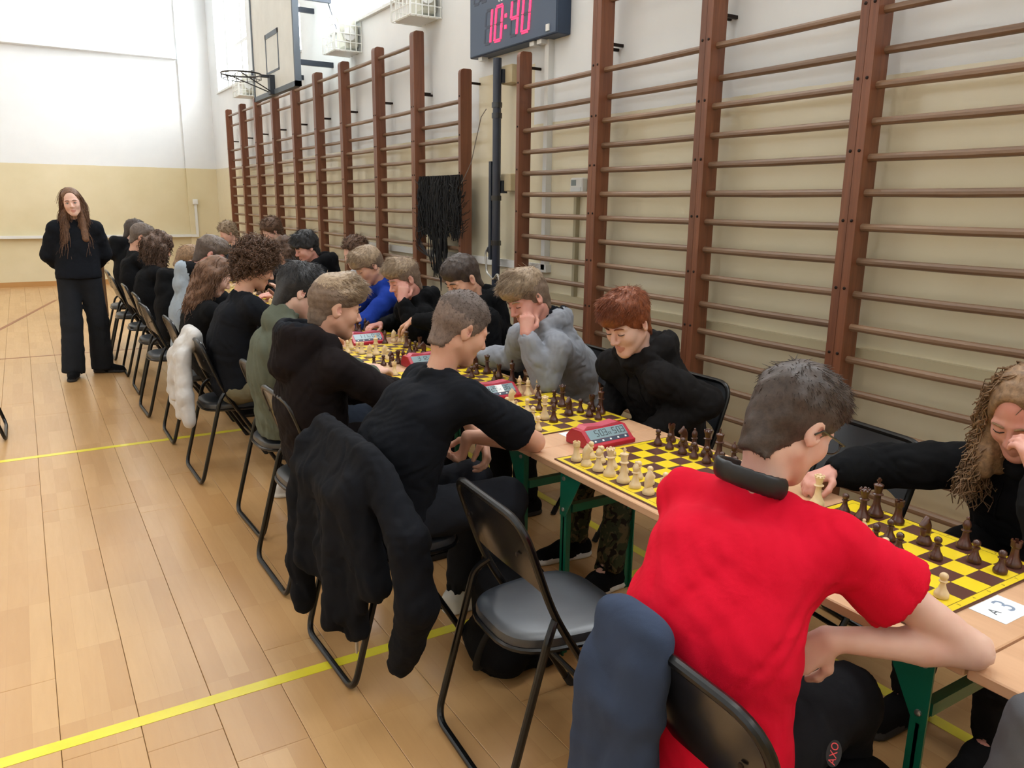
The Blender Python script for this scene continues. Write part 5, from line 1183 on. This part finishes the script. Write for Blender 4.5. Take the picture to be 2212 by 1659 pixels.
# ================================================================ GARMENTS ON CHAIRS, BAGS
def garment(name, label, cat, F_, mats, vox, wr, parts=()):
    lo, hi = F_.bbox(); c = A((lo[0]+hi[0])/2, (lo[1]+hi[1])/2, 0)
    r = empty(name, tuple(c), label=label, cat=cat, group='clothes hung on chairs')
    def put(me, nm): me.transform(Matrix.Translation(-V(c))); return link(bpy.data.objects.new(nm, me), r)
    put(F_.mesh(name, mats, vox, (), wr), 'cloth')
    return r, put
def drape(F_, x, y0, y1, zt, zb, n=14, back=.07, r0=.02, seed=0, zvar=.05, mat=0, frontz=.12, flare=.0):
    """cloth over a chair back: ridge along y at x, tail hanging behind in soft vertical folds"""
    rr = random.Random(seed); ph = [rr.random()*6.28 for _ in range(4)]
    for k in range(n):
        u = k/(n-1); y = y0+(y1-y0)*u; fo = .018*math.sin(u*13+ph[0])+.010*math.sin(u*23+ph[1]); z1 = zb+zvar*math.sin(u*7+ph[2])
        yb = y+(u-.5)*flare; xm = x-back+.4*fo; xb = x-back-.01+1.5*fo
        F_.rc(A(x-.004, y, zt), A(xm, y, zt-.13), r0*1.2, r0*1.15, .035, mat=mat)
        F_.rc(A(xm, y, zt-.13), A(xb, yb+.02*math.sin(u*9+ph[3]), z1), r0*1.15, r0*1.1, .03, mat=mat)
        F_.rc(A(x, y, zt), A(x+.035, y, zt-frontz), r0, r0*.8, .03, mat=mat)
# black zip hoodie on the third chair
J = Field(); drape(J, .85, 2.19, 2.66, .842, .32, n=18, back=.085, seed=4, zvar=.06, r0=.022, flare=.05)
for p, q, a, b in [((.86, 2.16, .80), (.88, 2.0, .64), .05, .06), ((.88, 2.0, .64), (.89, 1.96, .44), .06, .062), ((.89, 1.96, .44), (.885, 2.04, .26), .062, .05), ((.885, 2.04, .26), (.88, 2.07, .19), .042, .042)]: J.rc(p, q, a, b, .03)
for p, q, a, b in [((.79, 2.65, .78), (.76, 2.67, .58), .045, .045), ((.76, 2.67, .58), (.745, 2.66, .34), .045, .048), ((.745, 2.66, .34), (.745, 2.655, .22), .048, .04), ((.745, 2.655, .22), (.745, 2.65, .16), .036, .036)]: J.rc(p, q, a, b, .03)
J.rc((.76, 2.40, .5), (.79, 2.24, .24), .045, .028, .03); J.rc((.76, 2.28, .5), (.80, 2.20, .26), .04, .03, .03); J.rc((.80, 2.20, .75), (.82, 2.12, .45), .05, .05, .04)
r, put = garment('zip_hoodie', 'black zip hoodie hung over a chair back, sleeves dangling', 'jacket', J, fab('hoodie_navy_black', (19, 21, 26)), .0085, wrinkles(71, .0045, 70))
mb = MB(); c = r.location
for k in (0, 1): mb.tube([V((.79+.008*k, 2.225+.012*k, .22))-c, V((.788+.008*k, 2.22+.014*k, .175))-c], .0035, 6)
mb.build('zip_pull', M['pale_metal'], r)
# blue-grey sweatshirt on the red boy's chair
J = Field(); drape(J, .905, .95, 1.07, .848, .18, n=11, back=.05, seed=9, zvar=.04, r0=.018)
J.rc((.875, .945, .80), (.85, .91, .45), .026, .036, .035); J.rc((.85, .91, .45), (.85, .93, .22), .036, .04, .03); J.rc((.90, .935, .848), (.875, .925, .72), .02, .027, .025); J.rc((.855, 1.06, .76), (.84, 1.08, .3), .022, .032, .035)
garment('sweatshirt', 'slate blue sweatshirt over the chair of the red T-shirt boy', 'sweatshirt', J, fab('slate_blue', (52, 62, 82)), .0085, wrinkles(72, .0028, 40))
# pale sweatshirt on the curly-haired boy's chair
J = Field(); drape(J, .80, 4.80, 5.03, .842, .42, n=10, back=.085, seed=12, zvar=.05, r0=.022)
for p, q, a, b in [((.74, 4.90, .78), (.70, 4.93, .60), .05, .05), ((.70, 4.93, .6), (.685, 4.98, .50), .05, .045), ((.72, 4.78, .74), (.70, 4.72, .5), .042, .045), ((.70, 4.72, .5), (.71, 4.70, .36), .045, .036), ((.71, 5.02, .7), (.70, 5.05, .42), .045, .04)]: J.rc(p, q, a, b, .025)
garment('sweatshirt', 'pale grey sweatshirt hung over the curly-haired boy\'s chair', 'sweatshirt', J, fab('pale_grey', (196, 194, 192)), .0095, wrinkles(73, .004, 80))
# grey jacket at the lower right corner
J = Field()
for k in range(5): J.rc(A(1.40+.03*k, .53-.03*k, .765-.004*k*k), A(1.34+.03*k, .55-.045*k, .40), .045, .055, .03)
J.rc((1.46, .50, .76), (1.52, .34, .76), .055, .055, .03)
r, put = garment('grey_jacket', 'grey fleece jacket cut off by the lower right corner', 'jacket', J, fab('grey_fleece', (88, 90, 94)), .01, wrinkles(74, .005, 45))
# bags
def bag(label, c, sz, mt, strap=True):
    r = empty('backpack', (c[0], c[1], 0), label=label, cat='backpack', group='bags under the tables')
    F_ = Field(); sx, sy, szz = sz
    for k in (-1, 1):
        F_.rc(A(k*sx*.5, -sy*.35, .07), A(k*sx*.5, sy*.35, .07), .07, .07, .05); F_.rc(A(k*sx*.35, -sy*.25, szz-.07), A(k*sx*.35, sy*.25, szz-.07), .06, .06, .08); F_.rc(A(k*sx*.45, 0, .07), A(k*sx*.35, 0, szz-.07), .09, .08, .07)
    F_.plane(A(0, 0, .002), A(0, 0, -1)); me = F_.mesh('backpack', mt, .011, (), wrinkles(int(c[1]*10), .005, 50)); link(bpy.data.objects.new('bag_body', me), r)
    if strap:
        MB().tube(fillet([(-sx*.6, -sy*.3, .25), (-sx*.6-.09, -sy*.3, .14), (-sx*.6-.1, -sy*.2, .02), (-sx*.5, -sy*.1, .04)], .06), .014, 6, flat=.3).build('strap', M['rubber'], r)
    return r
bag('black backpack on the floor under the cropped-haired boy', (1.36, 2.18), (.14, .26, .34), fab('bag_black', (13, 13, 15)))
b2 = bag('black bag hanging low beside the red T-shirt boy, with a red-lettered tag', (1.40, .86), (.12, .2, .42), fab('bag_black2', (13, 13, 15)), False)
